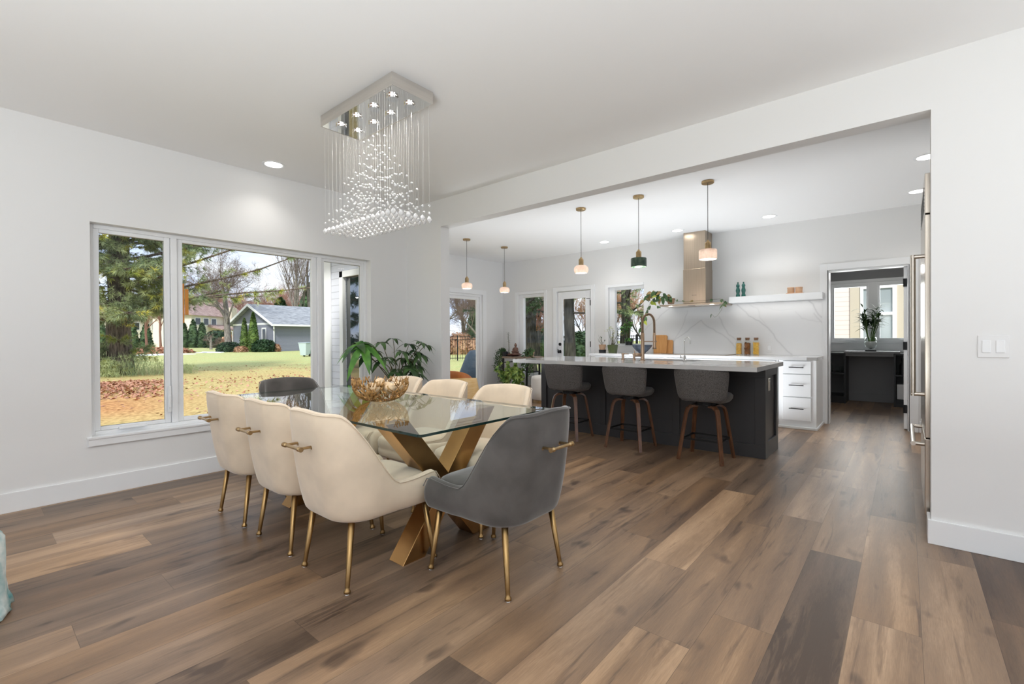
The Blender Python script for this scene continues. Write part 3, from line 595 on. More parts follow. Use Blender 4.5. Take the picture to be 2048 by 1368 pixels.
def make_chair(name, label, fab):
    t = thing(name, label, 'chair')
    P = chair_path(); mb = MB(); ns = 10; th = .048
    for (x, y), (nx, ny), q in P:
        zt = chair_top(q, y); zb = .308 + .0 * q
        wt = smooth(.30, .75, q)
        for k in range(ns):
            off, z = [(-.05, zb), (-.012, zb + .008), (.0, zb + .04), (.008, zb + .35 * (zt - zb)), (.006, zb + .7 * (zt - zb)), (.0, zt - .03), (-.010, zt - .006), (-.024, zt), (-.042, zt - .012), (-th, zt - .05)][k]
            lean = -(z - .35) * .15 * wt; tap = 1 - .05 * wt * smooth(.45, .83, z) - .05 * smooth(.42, .31, z) * (1 if q > .3 else .4)
            mb.v.append(((x + nx * off) * tap, y + ny * off + lean, z))
        # inner face down to under the seat
        off = -th - .004; z = min(.42, zt - .06); lean = -(z - .35) * .15 * wt
        mb.v.append((x + nx * off, y + ny * off + lean, z))
        mb.v.append((x + nx * (off + .0), y + ny * off, .33))
    ns += 2; n = len(P)
    for i in range(n - 1):
        for k in range(ns - 1):
            mb.f.append((i * ns + k, i * ns + k + 1, (i + 1) * ns + k + 1, (i + 1) * ns + k)); mb.mi.append(0)
        mb.f.append((i * ns + ns - 1, i * ns, (i + 1) * ns, (i + 1) * ns + ns - 1)); mb.mi.append(0)
    mb.f += [tuple(range(ns)), tuple((n - 1) * ns + k for k in range(ns))[::-1]]; mb.mi += [0, 0]
    sh = mb.build('backrest', fab, t, smooth=True, sub=1)
    sh.modifiers.new('crease', 'EDGE_SPLIT') if False else None
    # welt piping along the outer edge
    pp = []
    for (x, y), (nx, ny), q in P:
        zt = chair_top(q, y) - .012; wt = smooth(.30, .75, q); tap = 1 - .05 * wt * smooth(.45, .83, zt)
        pp.append(((x + nx * -.002) * tap, y - ny * .002 - (zt - .35) * .15 * wt, zt))
    MB().tube(pp, .0026, 6).build('piping', fab, sh, smooth=True)
    # seat cushion with a front apron
    mb = MB(); nu = 28; hw, hd = .212, .245
    def ring(sx, sy, z, cy=.012):
        for i in range(nu):
            a = 2 * math.pi * i / nu; c, s_ = math.cos(a), math.sin(a); e = .38
            x = sx * (abs(c) ** e) * (1 if c >= 0 else -1); y = sy * (abs(s_) ** e) * (1 if s_ >= 0 else -1)
            mb.v.append((x, y + cy, z))
    rings = [(.97, .97, .325), (1, 1, .34), (1, 1, .375), (.985, .985, .383), (1.0, 1.0, .392), (1.01, 1.01, .43), (.98, .98, .452), (.90, .90, .464), (.6, .6, .472), (.25, .25, .474)]
    for a_, b_, z in rings: ring(hw * a_, hd * b_, z)
    for j in range(len(rings) - 1):
        for i in range(nu): mb.f.append((j * nu + i, j * nu + (i + 1) % nu, (j + 1) * nu + (i + 1) % nu, (j + 1) * nu + i)); mb.mi.append(0)
    mb.f += [tuple(range(nu))[::-1], tuple((len(rings) - 1) * nu + i for i in range(nu))]; mb.mi += [0, 0]
    mb.build('seat', fab, t, smooth=True)
    for sx, sy, fx, fy in ((-1, 1, .235, .245), (1, 1, .235, .245), (-1, -1, .205, .245), (1, -1, .205, .245)):
        a = Vector((sx * (fx - .03), sy * (fy - .045), .335)); b = Vector((sx * fx, sy * fy, .0))
        pts = [a.lerp(b, u) for u in (0, .90, .925, .95, .975, .99)]
        lg = MB().tube(pts, [.0165, .0105, .010, .0155, .0155, .010], 14).build('leg', M['goldleg'], t, smooth=True)
        MB().tube([a.lerp(b, .988), b], [.009, .009], 10).build('glide', M['plate'], lg)
    hb = MB(); yb, z = -.285 - (.67 - .35) * .15, .672
    hb.tube([(-.082, yb - .062, z), (-.070, yb - .062, z), (.070, yb - .062, z), (.082, yb - .062, z)], [.011, .0075, .0075, .011], 10)
    for s_ in (-1, 1):
        hb.tube([(s_ * .066, yb + .005, z), (s_ * .066, yb - .004, z), (s_ * .066, yb - .006, z), (s_ * .066, yb - .060, z)], [.013, .013, .006, .0065], 10)
        hb.ball((s_ * .066, yb - .062, z), .0115, 10, 6)
        hb.tube([(s_ * .078, yb - .062, z), (s_ * .088, yb - .062, z)], .0115, 10)
    hb.build('handle', M['gold'], t, smooth=True, auto=40)
    return t
CY = 1.37
c0 = make_chair('dining_chair', 'cream velvet dining chair nearest the camera, right beside the near grey chair', M['beige'])
c0.location = (-2.147, CY, 0); c0['group'] = 'cream velvet dining chairs'
dup(c0, (-2.727, CY + .005, 0), 0, 'cream velvet dining chair in the middle of the near side of the table')
dup(c0, (-3.33, CY - .005, 0), 0, 'leftmost cream velvet dining chair, near side of the table, closest to the window wall')
dup(c0, (-2.12, 2.18, 0), R(181), 'cream velvet dining chair on the far side of the table, rightmost, nearest the bar stools')
dup(c0, (-2.74, 2.18, 0), R(180), 'cream velvet dining chair in the middle of the far side of the table')
dup(c0, (-3.28, 2.18, 0), R(179), 'cream velvet dining chair on the far side of the table, right behind the gold bowl')
g0 = make_chair('dining_chair', 'grey velvet dining chair at the near right end of the glass table', M['grayvel'])
g0.location = (-1.585, 1.757, 0); g0.rotation_euler = (0, 0, R(90)); g0['group'] = 'grey velvet dining chairs'
dup(g0, (-3.72, 1.775, 0), R(-90), 'grey velvet dining chair at the far window end of the glass table')

# ------------------------------------------------------------------ glass dining table
tb = thing('dining_table', 'glass top dining table on two crossed brass pedestals', 'table', (-2.66, 1.72, 0))
m_ = MB(); a_, b_, r_ = 1.10, .475, .02
pl = []
for cx, cy, a0 in ((a_ - r_, b_ - r_, 0), (-a_ + r_, b_ - r_, 90), (-a_ + r_, -b_ + r_, 180), (a_ - r_, -b_ + r_, 270)):
    for k in range(5): an = R(a0 + 22.5 * k); pl.append((cx + r_ * math.cos(an), cy + r_ * math.sin(an)))
n = len(pl); m_.v = [(x, y, .748) for x, y in pl] + [(x, y, .760) for x, y in pl]
m_.f = [tuple(range(n))[::-1], tuple(range(n, 2 * n))] + [(i, (i + 1) % n, n + (i + 1) % n, n + i) for i in range(n)]; m_.mi = [0, 0] + [1] * n
m_.build('tabletop', [M['tableglass'], M['glassedge']], tb)
def beam(mb, y0, z0, y1, z1, x0, x1, hw):
    # beam in the y-z plane with horizontal cut ends
    mb.prism([(y0 - hw, z0), (y0 + hw, z0), (y1 + hw, z1), (y1 - hw, z1)], 'x', x0, x1)
for xc in (.64, -.64):
    for k, (y0, y1) in enumerate(((-.20, .36), (.31, -.30))):
        mb = MB(); dx = .0008 if k else 0
        beam(mb, y0, 0, y1, .742, xc - .06 - dx, xc + .06 + dx, .072)
        mb.build('leg', M['tablegold'], tb, bevel=.002)

# ------------------------------------------------------------------ bowl of gold twigs with wicker balls
bw = thing('bowl', 'gold twig bowl filled with cream balls on the glass table', 'bowl', (-2.60, 1.755, .7605))
rg = random.Random(5)
def bowl_pt(th_, u, jr=0): # u 0 at the foot, 1 at the rim
    r_ = .045 + .135 * math.sin(u * math.pi / 2 * .98) ** .85; z = .006 + .118 * (1 - math.cos(u * math.pi / 2)) ** .95
    return Vector((r_ * math.cos(th_), r_ * math.sin(th_), z + jr))
mb = MB()
for i in range(150):
    th0 = rg.uniform(0, 2 * math.pi); u0 = rg.uniform(.0, .75); d = rg.choice([-1, 1]); pts = []; uu, tt = u0, th0
    nst = rg.randint(3, 6)
    for k in range(nst):
        pts.append(bowl_pt(tt, min(1.06, uu), rg.uniform(-.002, .002))); uu += rg.uniform(.06, .12); tt += d * rg.uniform(-.05, .18)
    mb.tube(pts, [.0042 - .0018 * k / nst for k in range(len(pts))], 5)
    e = pts[-1]; mb.tube([pts[-2], pts[-2].lerp(e, .5) + Vector((rg.uniform(-.01, .01), rg.uniform(-.01, .01), .012))], [.003, .0025], 5)
for i in range(90):
    th0 = rg.uniform(0, 2 * math.pi); p0 = bowl_pt(th0, .92); p1 = bowl_pt(th0 + rg.uniform(-.12, .12), 1.08) + Vector((0, 0, rg.uniform(.0, .012)))
    mb.tube([p0, p0.lerp(p1, .5), p1], [.003, .003, .0022], 5); mb.ball(p1, .0038, 6, 4)
mb.tube([bowl_pt(2 * math.pi * k / 24, 0) for k in range(24)], .004, 6, closed=True)
mb.build('twig_bowl', M['rope'], bw, smooth=True)
k = 0
for (x, y, z) in ((-.06, -.03, .085), (.03, -.065, .085), (.075, .02, .085), (-.015, .06, .085), (-.09, .055, .09), (.0, -.005, .118), (.06, .09, .09)):
    q = MB().ball((0, 0, 0), .036, 16, 10).build('wicker_ball', M['ball'], None, smooth=True, loc=(bw.location.x + x, bw.location.y + y, bw.location.z + z))
    tag(q, 'cream wicker ball piled in the gold twig bowl', 'decorative ball', 'cream balls in the gold bowl')

# ------------------------------------------------------------------ crystal chandelier
ch = thing('chandelier', 'rectangular mirror-steel chandelier with a cascade of hanging crystal beads over the table', 'chandelier', (-2.72, 1.80, H))
L_, W_ = .42, .155
m_ = MB(); z0 = -.078
m_.box(-L_, L_, -W_, -W_ + .003, z0, 0).box(-L_, L_, W_ - .003, W_, z0, 0).box(-L_, -L_ + .003, -W_ + .003, W_ - .003, z0, 0).box(L_ - .003, L_, -W_ + .003, W_ - .003, z0, 0)
for cx in (-.30, .22):
    for i in range(5):
        for j in range(3): m_.ball((cx + i * .016, -W_ - .0002, -.030 - j * .011), .0028, 6, 4, (1, .3, 1))
cb = m_.build('canopy', M['satin'], ch)
MB().box(-L_ + .003, L_ - .003, -W_ + .003, W_ - .003, z0 + .002, z0 + .006).build('mirror_plate', M['mirror'], ch)
lp = []
for i in range(4):
    for j in range(2):
        x = -.30 + .20 * i + (.03 if j else -.03) * 0; y = -.065 if j == 0 else .065
        bl = MB().lathe([(.036, -.012), (.036, 0), (.030, -.002), (.026, -.010)], (x, y, z0), 20).build('spotlight_ring', M['chrome'], ch, smooth=True, auto=40)
        MB().lathe([(.0001, -.006), (.026, -.006), (.026, -.0055)], (x, y, z0), 18).build('bulb', M['lamp'], bl)
        lp.append((x, y))
wire_src = None; ball_src = None; beads = []
rg = random.Random(11)
big = MB(); cs = .0175
for i in range(16):
    for j in range(6):
        u = (i - 7.5) / 7.5; v = (j - 2.5) / 2.5; x = u * (L_ - .02); y = v * (W_ - .018)
        zbot = -.815 + .012 * math.sin(i * 1.7 + j)*0
        if wire_src is None:
            wire_src = MB().tube([(0, 0, z0 + .002), (0, 0, zbot + .018)], .0004, 4).build('strand', M['wire'], ch)
            ball_src = MB().lathe([(.0001, .021), (.006, .020), (.0135, .0095), (.0175, 0), (.0135, -.0095), (.006, -.0175), (.0001, -.0185)], (0, 0, 0), 8).build('crystal_ball', M['crystal'], ch)
            ws, bs = wire_src, ball_src
        else:
            ws = wire_src.copy(); col.objects.link(ws); ws.parent = ch; bs = ball_src.copy(); col.objects.link(bs); bs.parent = ch
        ws.location = (x, y, 0); bs.location = (x, y, zbot)
        r_ = max(abs(u), abs(v)); ztop = -.72 + (1 - r_) * .60
        z = -.775 + rg.uniform(0, .04)
        while z < ztop + .02:
            beads.append((x, y, z)); z += rg.uniform(.045, .085)
beads.sort(key=lambda p: (p[0] * .65 - p[1] * .76), reverse=True)
bead_prof = [(.0001, .0065), (.005, .0055), (.0078, .0), (.005, -.0055), (.0001, -.0065)]
b0 = MB().lathe(bead_prof, (0, 0, 0), 8).build('crystal_bead', M['crystal'], ch); b0.location = beads[0]
for p_ in beads[1:100]:
    q = b0.copy(); col.objects.link(q); q.parent = ch; q.location = p_
mb = MB()
for p_ in beads[100:]: mb.lathe(bead_prof, p_, 8)
tag(mb.build('crystal_beads', M['crystal'], ch), kind='stuff')
for i, (x, y) in enumerate(lp):
    d = bpy.data.lights.new('chandelier_spot', 'SPOT'); d.energy = 26; d.spot_size = R(115); d.spot_blend = .8; d.shadow_soft_size = .024; d.color = (1, .96, .91)
    o_ = bpy.data.objects.new('chandelier_spot', d); col.objects.link(o_); o_.parent = ch; o_.location = (x, y, z0 - .012)

# ------------------------------------------------------------------ recessed downlights
def downlight(x, y, label, z=H, e=22):
    t = thing('downlight', label, 'ceiling light', (x, y, z), group='recessed ceiling lights')
    MB().lathe([(.095, 0), (.095, -.004), (.088, -.006), (.072, -.002), (.070, .0)], (0, 0, 0), 32).build('trim_ring', M['trim'], t, smooth=True, auto=40)
    MB().lathe([(.0001, -.003), (.070, -.003), (.070, -.002)], (0, 0, 0), 28).build('lens', M['lampsoft'], t)
    d = bpy.data.lights.new('downlight_lamp', 'SPOT'); d.energy = e; d.spot_size = R(130); d.spot_blend = .9; d.shadow_soft_size = .07; d.color = (1, .96, .90)
    o_ = bpy.data.objects.new('downlight_lamp', d); col.objects.link(o_); o_.parent = t; o_.location = (0, 0, -.012)
downlight(-4.34, 1.826, 'lit recessed ceiling light in the dining room above the big window', e=15)
downlight(-3.788, 6.876, 'lit recessed ceiling light left of the green pendant, above the kitchen window')
downlight(-2.567, 6.857, 'lit recessed ceiling light just left of the range hood chimney')
downlight(-1.361, 6.861, 'lit recessed ceiling light above the floating shelf, right of the hood')
downlight(.15, 5.505, 'lit recessed ceiling light half hidden by the right edge of the opening')
downlight(.105, 6.75, 'lit recessed ceiling light seen just beside the top of the refrigerator')
# ------------------------------------------------------------------ pendants
def pendant(x, y, shade, label, kind):
    t = thing('pendant_light', label, 'pendant light', (x, y, H), group='pendant lights')
    MB().lathe([(.0001, 0), (.060, 0), (.060, -.020), (.055, -.024), (.0001, -.024)], (0, 0, 0), 32).build('canopy', M['gold'], t, smooth=True, auto=35)
    MB().tube([(0, 0, -.024), (0, 0, -.60)], .003, 6).build('cord', M['cord'], t)
    MB().lathe([(.004, -.592), (.010, -.596), (.012, -.606), (.026, -.618), (.030, -.63), (.030, -.690), (.040, -.696), (.0001, -.70)], (0, 0, 0), 24).build('socket_cap', M['gold'], t, smooth=True, auto=40)
    if kind == 'round': pr = [(.030, -.693), (.062, -.700), (.084, -.722), (.088, -.748), (.082, -.775), (.070, -.790), (.064, -.788), (.075, -.772), (.080, -.748), (.076, -.727), (.058, -.708), (.030, -.700)]
    else: pr = [(.030, -.693), (.082, -.693), (.086, -.700), (.086, -.785), (.080, -.790), (.078, -.785), (.078, -.703), (.030, -.701)]
    MB().lathe(pr, (0, 0, 0), 36).build('shade', shade, t, smooth=True, auto=50)
    rr_ = .058 if kind == 'round' else .060
    MB().ball((0, 0, -.742), .03, 16, 10).build('bulb', M['lamp'], t, smooth=True)
    d = bpy.data.lights.new('pendant_lamp', 'POINT'); d.energy = 4.5; d.shadow_soft_size = .03; d.color = (1, .90, .80)
    o_ = bpy.data.objects.new('pendant_lamp', d); col.objects.link(o_); o_.parent = t; o_.location = (0, 0, -.778)
    return t
pendant(-3.015, 4.89, M['alabaster'], 'alabaster pendant light over the island, left of the green one', 'round')
pendant(-2.268, 4.89, M['greenmarble'], 'dark green marble pendant light with brass cap over the island', 'drum')
pendant(-1.522, 4.89, M['alabaster'], 'alabaster drum pendant light over the island in front of the range hood', 'drum')
pendant(-5.32, 5.20, M['alabaster'], 'small alabaster pendant light over the nook by the sliding door', 'round')
pendant(-5.30, 6.09, M['alabaster'], 'small alabaster pendant light in the nook nearest the corner windows', 'round')

# ------------------------------------------------------------------ island
IX0, IX1, IY0, IY1, IZ = -3.64, -1.008, 4.91, 5.48, .86
isl = thing('kitchen_island', 'charcoal painted kitchen island with shaker panels under the white top', 'island', ((IX0 + IX1) / 2, 5.2, 0))
ox, oy = -isl.location.x, -isl.location.y
MB().box(IX0 + .02 + ox, IX1 - .02 + ox, IY0 + .02 + oy, IY1 - .02 + oy, 0, IZ).build('body', M['charcoal'], isl)
m_ = MB()   # shaker front towards the stools: rails and stiles over a recessed panel
m_.box(IX0 + ox, IX1 + ox, IY0 + oy, IY0 + .018 + oy, .77, IZ).box(IX0 + ox, IX1 + ox, IY0 + oy, IY0 + .018 + oy, 0, .13)
for x in (IX0, IX0 + .86, IX0 + 1.74): m_.box(x + ox, x + .075 + ox, IY0 + oy, IY0 + .018 + oy, .13, .77)
m_.box(IX1 - .09 + ox, IX1 + ox, IY0 + oy, IY0 + .018 + oy, .13, .77)
m_.build('front_panel', M['charcoal'], isl, bevel=.0015)
m_ = MB(); X = IX1 + ox
m_.box(X - .018, X, IY0 + .018 + oy, IY0 + .10 + oy, 0, IZ).box(X - .018, X, IY1 - .08 + oy, IY1 + oy, 0, IZ).box(X - .018, X, IY0 + .10 + oy, IY1 - .08 + oy, .78, IZ).box(X - .018, X, IY0 + .10 + oy, IY1 - .08 + oy, 0, .15)
m_.build('side_panel', M['charcoal'], isl, bevel=.0015)
MB().box(X - .018 - 2.632, X - 2.615, IY0 + .018 + oy, IY1 + oy, 0, IZ).build('side_panel', M['charcoal'], isl, bevel=.0015)
m_ = MB().box(IX0 + .03 + ox, IX1 - .02 + ox, IY1 - .02 + oy, IY1 + oy, .1, IZ).build('back_panel', M['charcoal'], isl)
o_ = wallplate('wall_outlet', 'brushed steel outlet on the right end of the dark island', 'outlet', 0, 0, .075, .12, 0, (0,))
o_.location = (IX1, IY0 + .145, .70); o_.rotation_euler = (0, 0, R(90))
for q in o_.children: q.data = q.data.copy(); q.data.materials[0] = M['nickel']
# top with two sink cut-outs seen as a worktop
tz0, tz1 = .862, .902
TX0, TX1, TY0, TY1 = -3.68, -.962, 4.375, 5.50
wk = wall_cells(MB(), 'x', TX0, TX1, 0, 1, TY0, TY1, [(-2.36, -1.72, 5.05, 5.40)])
wk.v = [(x, z, tz0 + (tz1 - tz0) * y) for x, y, z in wk.v]
wk = wk.build('worktop', M['quartz'], None); tag(wk, 'white veined quartz worktop on the dark island', 'worktop')
sk = MB()
for b_ in ((-2.36, -1.72, 5.05, 5.054), (-2.36, -1.72, 5.396, 5.40), (-2.36, -2.356, 5.054, 5.396), (-1.724, -1.72, 5.054, 5.396)): sk.box(*b_, .71, .861)
sk.box(-2.36, -1.72, 5.05, 5.40, .705, .71); tag(sk.build('sink', M['nickel'], None), 'steel sink sunk into the island worktop', 'sink')

# spring faucet
fx, fy = -2.245, 4.93
f_ = thing('faucet', 'tall bronze spring pull-down faucet on the island', 'faucet', (fx, fy, tz1))
MB().lathe([(.03, 0), (.03, .008), (.021, .012), (.021, .30), (.017, .305), (.017, .31)], (0, 0, 0), 20).build('body', M['bronze'], f_, smooth=True, auto=40)
dx, dy = .115, .055
arc = [Vector((0, 0, .30)), Vector((0, 0, .36))]
for k in range(13):
    a = math.pi * k / 12; c = (1 - math.cos(a)) / 2; arc.append(Vector((dx * c, dy * c, .42 + .10 * math.sin(a))))
arc += [Vector((dx, dy, .36)), Vector((dx, dy, .30))]
hose = MB().tube(arc, .008, 8).build('hose', M['black'], f_, smooth=True)
cl = []; N = 620; acc = [0]
for i in range(len(arc) - 1): acc.append(acc[-1] + (arc[i + 1] - arc[i]).length)
import bisect
for i in range(N):
    s_ = acc[-1] * i / (N - 1); j = min(len(arc) - 2, max(0, bisect.bisect(acc, s_) - 1)); u = (s_ - acc[j]) / (acc[j + 1] - acc[j]); p = arc[j].lerp(arc[j + 1], u)
    d = (arc[j + 1] - arc[j]).normalized(); a = d.cross(Vector((dy, -dx, 0)).normalized()); b = d.cross(a); an = i * .9
    cl.append(p + (a * math.cos(an) + b * math.sin(an)) * .013)
MB().tube(cl, .0022, 4).build('spring', M['bronze'], f_, smooth=True)
MB().tube([(dx, dy, .31), (dx, dy, .28), (dx, dy, .16), (dx, dy, .13)], [.014, .017, .017, .022], 14).build('spray_head', M['bronze'], f_, smooth=True)
MB().tube([(0, 0, .215), (dx, dy, .215)], .006, 8).box(dx - .02, dx + .02, dy - .02, dy + .02, .208, .222).build('arm', M['bronze'], f_)
MB().tube([(0, 0, .065), (-.055, -.035, .065), (-.072, -.046, .065)], [.019, .019, .021], 14).tube([(-.066, -.042, .065), (-.078, -.05, .115)], [.006, .005], 8).build('handle', M['bronze'], f_, smooth=True)
f2 = thing('faucet', 'small chrome filtered-water tap at the island sink', 'faucet', (-1.80, 5.0, tz1))
pts = [Vector((0, 0, .0)), Vector((0, 0, .23))] + [Vector((.03 * (1 - math.cos(math.pi * k / 8)), .0, .23 + .03 * math.sin(math.pi * k / 8))) for k in range(1, 8)] + [Vector((.06, 0, .19))]
MB().tube(pts, .0055, 8).lathe([(.018, 0), (.018, .01), (.012, .014), (.012, .06), (.008, .065)], (0, 0, 0), 16).build('spout', M['chrome'], f2, smooth=True)
MB().tube([(0, 0, .04), (-.05, 0, .045)], [.009, .009], 8).tube([(-.045, 0, .045), (-.045, -.0, .10)], .003, 6).build('lever', M['chrome'], f2, smooth=True)
for x, y, l in ((-2.515, 4.99, 'bronze soap dispenser on the island, farther left from the faucet'), (-2.375, 4.99, 'bronze soap dispenser on the island, the one next to the faucet')):
    t = thing('soap_dispenser', l, 'soap dispenser', (x, y, tz1), group='soap dispensers on the island')
    MB().lathe([(.020, 0), (.020, .008), (.013, .011), (.013, .055), (.016, .058), (.016, .075), (.010, .08)], (0, 0, 0), 16).build('body', M['bronze'], t, smooth=True, auto=40)
    MB().tube([(0, 0, .07), (.06, .03, .068)], [.006, .004], 8).build('spout', M['bronze'], t, smooth=True)

# ------------------------------------------------------------------ bar stools
def make_stool():
    t = thing('bar_stool', '', 'bar stool', group='bar stools at the island')
    # backrest: flat-ish curved upholstered panel with swept-down corners
    mb = MB(); nx, nz = 17, 8
    def pt(i, k, side):
        u = (i / (nx - 1)) * 2 - 1; v = k / (nz - 1)
        hw = .222 + .036 * v - .016 * max(0, (.2 - v) / .2) ** 2 - .008 * max(0, (v - .85) / .15) ** 2
        x = u * hw; zt = .870 - .016 * abs(u) ** 9; zb = .562 + .014 * abs(u) ** 8
        z = zb + (zt - zb) * v; y = -.215 + .075 * abs(u) ** 2.2 - .03 * v + (.0 if side == 0 else .055 - .012 * abs(u) ** 4)
        return (x, y, z)
    for side in (0, 1):
        for k in range(nz):
            for i in range(nx): mb.v.append(pt(i, k, side))
    o2 = nx * nz
    for k in range(nz - 1):
        for i in range(nx - 1):
            a = k * nx + i; mb.f.append((a, a + 1, a + nx + 1, a + nx)); mb.f.append((o2 + a, o2 + a + nx, o2 + a + nx + 1, o2 + a + 1)); mb.mi += [0, 0]
    edge = [(0, i) for i in range(nx)] + [(k, nx - 1) for k in range(1, nz)] + [(nz - 1, i) for i in range(nx - 2, -1, -1)] + [(k, 0) for k in range(nz - 2, 0, -1)]
    ids = [k * nx + i for k, i in edge]
    for j in range(len(ids)): a, b = ids[j], ids[(j + 1) % len(ids)]; mb.f.append((a, o2 + a, o2 + b, b)); mb.mi.append(0)
    mb.build('backrest', M['stoolfab'], t, smooth=True, sub=1)
    # seat: bucket cushion wrapping up to the back
    mb = MB(); nu = 28
    rings = [(.16, .15, .545, -.01), (.20, .19, .555, 0), (.222, .205, .585, .005), (.225, .21, .61, .005), (.205, .195, .632, .005), (.12, .12, .636, .01)]
    for a_, b_, z, cy in rings:
        for i in range(nu):
            an = 2 * math.pi * i / nu; c, s_ = math.cos(an), math.sin(an); e = .6
            mb.v.append((a_ * abs(c) ** e * (1 if c >= 0 else -1), b_ * abs(s_) ** e * (1 if s_ >= 0 else -1) + cy, z + .02 * max(0, -s_) ** 2))
    for j in range(len(rings) - 1):
        for i in range(nu): mb.f.append((j * nu + i, j * nu + (i + 1) % nu, (j + 1) * nu + (i + 1) % nu, (j + 1) * nu + i)); mb.mi.append(0)
    mb.f += [tuple(range(nu))[::-1], tuple((len(rings) - 1) * nu + i for i in range(nu))]; mb.mi += [0, 0]
    mb.build('seat', M['stoolfab'], t, smooth=True)
    MB().box(-.10, .10, -.10, .10, .515, .522).lathe([(.09, 0), (.09, .024)], (0, 0, .522), 24).build('swivel_plate', M['black'], t)
    # bent plywood legs
    for sx in (-1, 1):
        for sy in (-1, 1):
            pts = [Vector((sx * .06, sy * .07, .512)), Vector((sx * .105, sy * .095, .508)), Vector((sx * .132, sy * .112, .485)), Vector((sx * .145, sy * .122, .44)), Vector((sx * .198, sy * .188, 0))]
            # refine
            fine = []
            for i in range(len(pts) - 1):
                for u in ((0, .5) if i < 3 else (0, .33, .66)): fine.append(pts[i].lerp(pts[i + 1], u))
            fine.append(pts[-1])
            mb = MB(); n = len(fine); dirh = Vector((sx, sy, 0)).normalized(); sd_ = Vector((-sy, sx, 0)).normalized()
            for i, p in enumerate(fine):
                d = (fine[min(n - 1, i + 1)] - fine[max(0, i - 1)]).normalized(); out = sd_.cross(d).normalized()
                wv_ = .024 * (1 - .30 * i / (n - 1)); tk = .011
                for (a, b) in ((-1, -1), (1, -1), (1, 1), (-1, 1)): mb.v.append(tuple(p + sd_ * a * wv_ + out * b * tk))
            for i in range(n - 1):
                for k in range(4): mb.f.append((i * 4 + k, i * 4 + (k + 1) % 4, (i + 1) * 4 + (k + 1) % 4, (i + 1) * 4 + k)); mb.mi.append(1 if k in (1, 3) else 0)
            mb.f += [(3, 2, 1, 0), tuple((n - 1) * 4 + k for k in range(4))]; mb.mi += [0, 0]
            mb.build('leg', [M['walnut'], M['walnut']], t, bevel=.002)
    z = .20; a, b = .170, .152
    MB().box(-a, a, -b - .007, -b + .007, z - .007, z + .007).box(-a, a, b - .007, b + .007, z - .007, z + .007).box(-a - .007, -a + .007, -b, b, z - .007, z + .007).box(a - .007, a + .007, -b, b, z - .007, z + .007).build('footrest', M['black'], t)
    return t
s0 = make_stool(); s0.location = (-1.455, 4.60, 0); s0['label'] = 'charcoal fabric bar stool with walnut legs, rightmost at the island'
dup(s0, (-2.235, 4.60, 0), R(0), 'charcoal fabric bar stool with walnut legs, middle one at the island')
dup(s0, (-3.00, 4.60, 0), R(3), 'charcoal fabric bar stool at the island, leftmost, behind the grey dining chair')

# ------------------------------------------------------------------ back counter run
CX0, CX1, CYF = -3.95, -.855, 6.80
cz = .862
# drawer unit on the right end
du = thing('drawer_cabinet', 'white three-drawer base cabinet with black bar handles at the right end of the counter', 'cabinet', (-1.03, 7.1, 0))
ox, oy = 1.03, -7.1
MB().box(-1.245 + ox, CX1 + .02 + ox, CYF + .02 + oy, YK - .002 + oy, 0, cz).build('body', M['cabinet'], du, bevel=.002)
MB().box(-1.245 + ox, CX1 + .035 + ox, CYF - .03 + oy, YK - .02 + oy, 0, .028).build('plinth', M['cabinet'], du, bevel=.004)
for z0, z1 in ((.692, .85), (.402, .682), (.102, .392)):
    dr = MB().box(-1.20 + ox, -.89 + ox, CYF + oy, CYF + .02 + oy, z0, z1).build('drawer', M['cabinet'], du, bevel=.003)
    zz = z0 + (z1 - z0) * .52
    MB().tube([(-1.125 + ox, CYF - .028 + oy, zz), (-.965 + ox, CYF - .028 + oy, zz)], .0055, 8).tube([(-1.105 + ox, CYF + oy, zz), (-1.105 + ox, CYF - .028 + oy, zz)], .0045, 6).tube([(-.985 + ox, CYF + oy, zz), (-.985 + ox, CYF - .028 + oy, zz)], .0045, 6).build('handle', M['black'], dr)
# cabinets behind the island
xs = [-3.95, -3.34, -2.73, -1.84, -1.25]
names = ['white base cabinet below the kitchen window, its upper edge seen over the island', 'white base cabinet between the kitchen window and the hood', 'wide white base cabinet below the range hood', 'white base cabinet just left of the drawer unit, seen past the island end']
for i in range(4):
    a, b = xs[i] + .001, xs[i + 1] - .001
    t = thing('base_cabinet', names[i], 'cabinet', ((a + b) / 2, 7.1, 0), group='white base cabinets'); ox = -(a + b) / 2
    MB().box(a + ox, b + ox, CYF + .02 + oy, YK - .002 + oy, .09, cz).box(a + ox, b + ox, CYF + .06 + oy, YK - .002 + oy, 0, .09).build('body', M['cabinet'], t)
    for c0_, c1_ in (((a + .004, (a + b) / 2 - .002), ((a + b) / 2 + .002, b - .004)) if b - a > .7 else ((a + .004, b - .03),)):
        dr = MB().box(c0_ + ox, c1_ + ox, CYF + oy, CYF + .019 + oy, .69, .85).build('drawer', M['cabinet'], t, bevel=.003)
        cc = (c0_ + c1_) / 2 + ox
        MB().tube([(cc - .08, CYF - .025 + oy, .80), (cc + .08, CYF - .025 + oy, .80)], .0055, 8).tube([(cc - .06, CYF + oy, .80), (cc - .06, CYF - .025 + oy, .80)], .0045, 6).tube([(cc + .06, CYF + oy, .80), (cc + .06, CYF - .025 + oy, .80)], .0045, 6).build('handle', M['black'], dr)
        MB().box(c0_ + ox, c1_ + ox, CYF + oy, CYF + .019 + oy, .10, .68).build('door', M['cabinet'], t, bevel=.003)
# countertop with the clipped corner
m_ = MB().prism([(-4.02, 6.765), (-.93, 6.765), (-.83, 6.865), (-.83, YK - .021), (-4.02, YK - .021)], 'z', .863, .902)
tag(m_.build('countertop', M['quartz'], None, bevel=.002), 'long white quartz counter along the back wall of the kitchen', 'countertop')
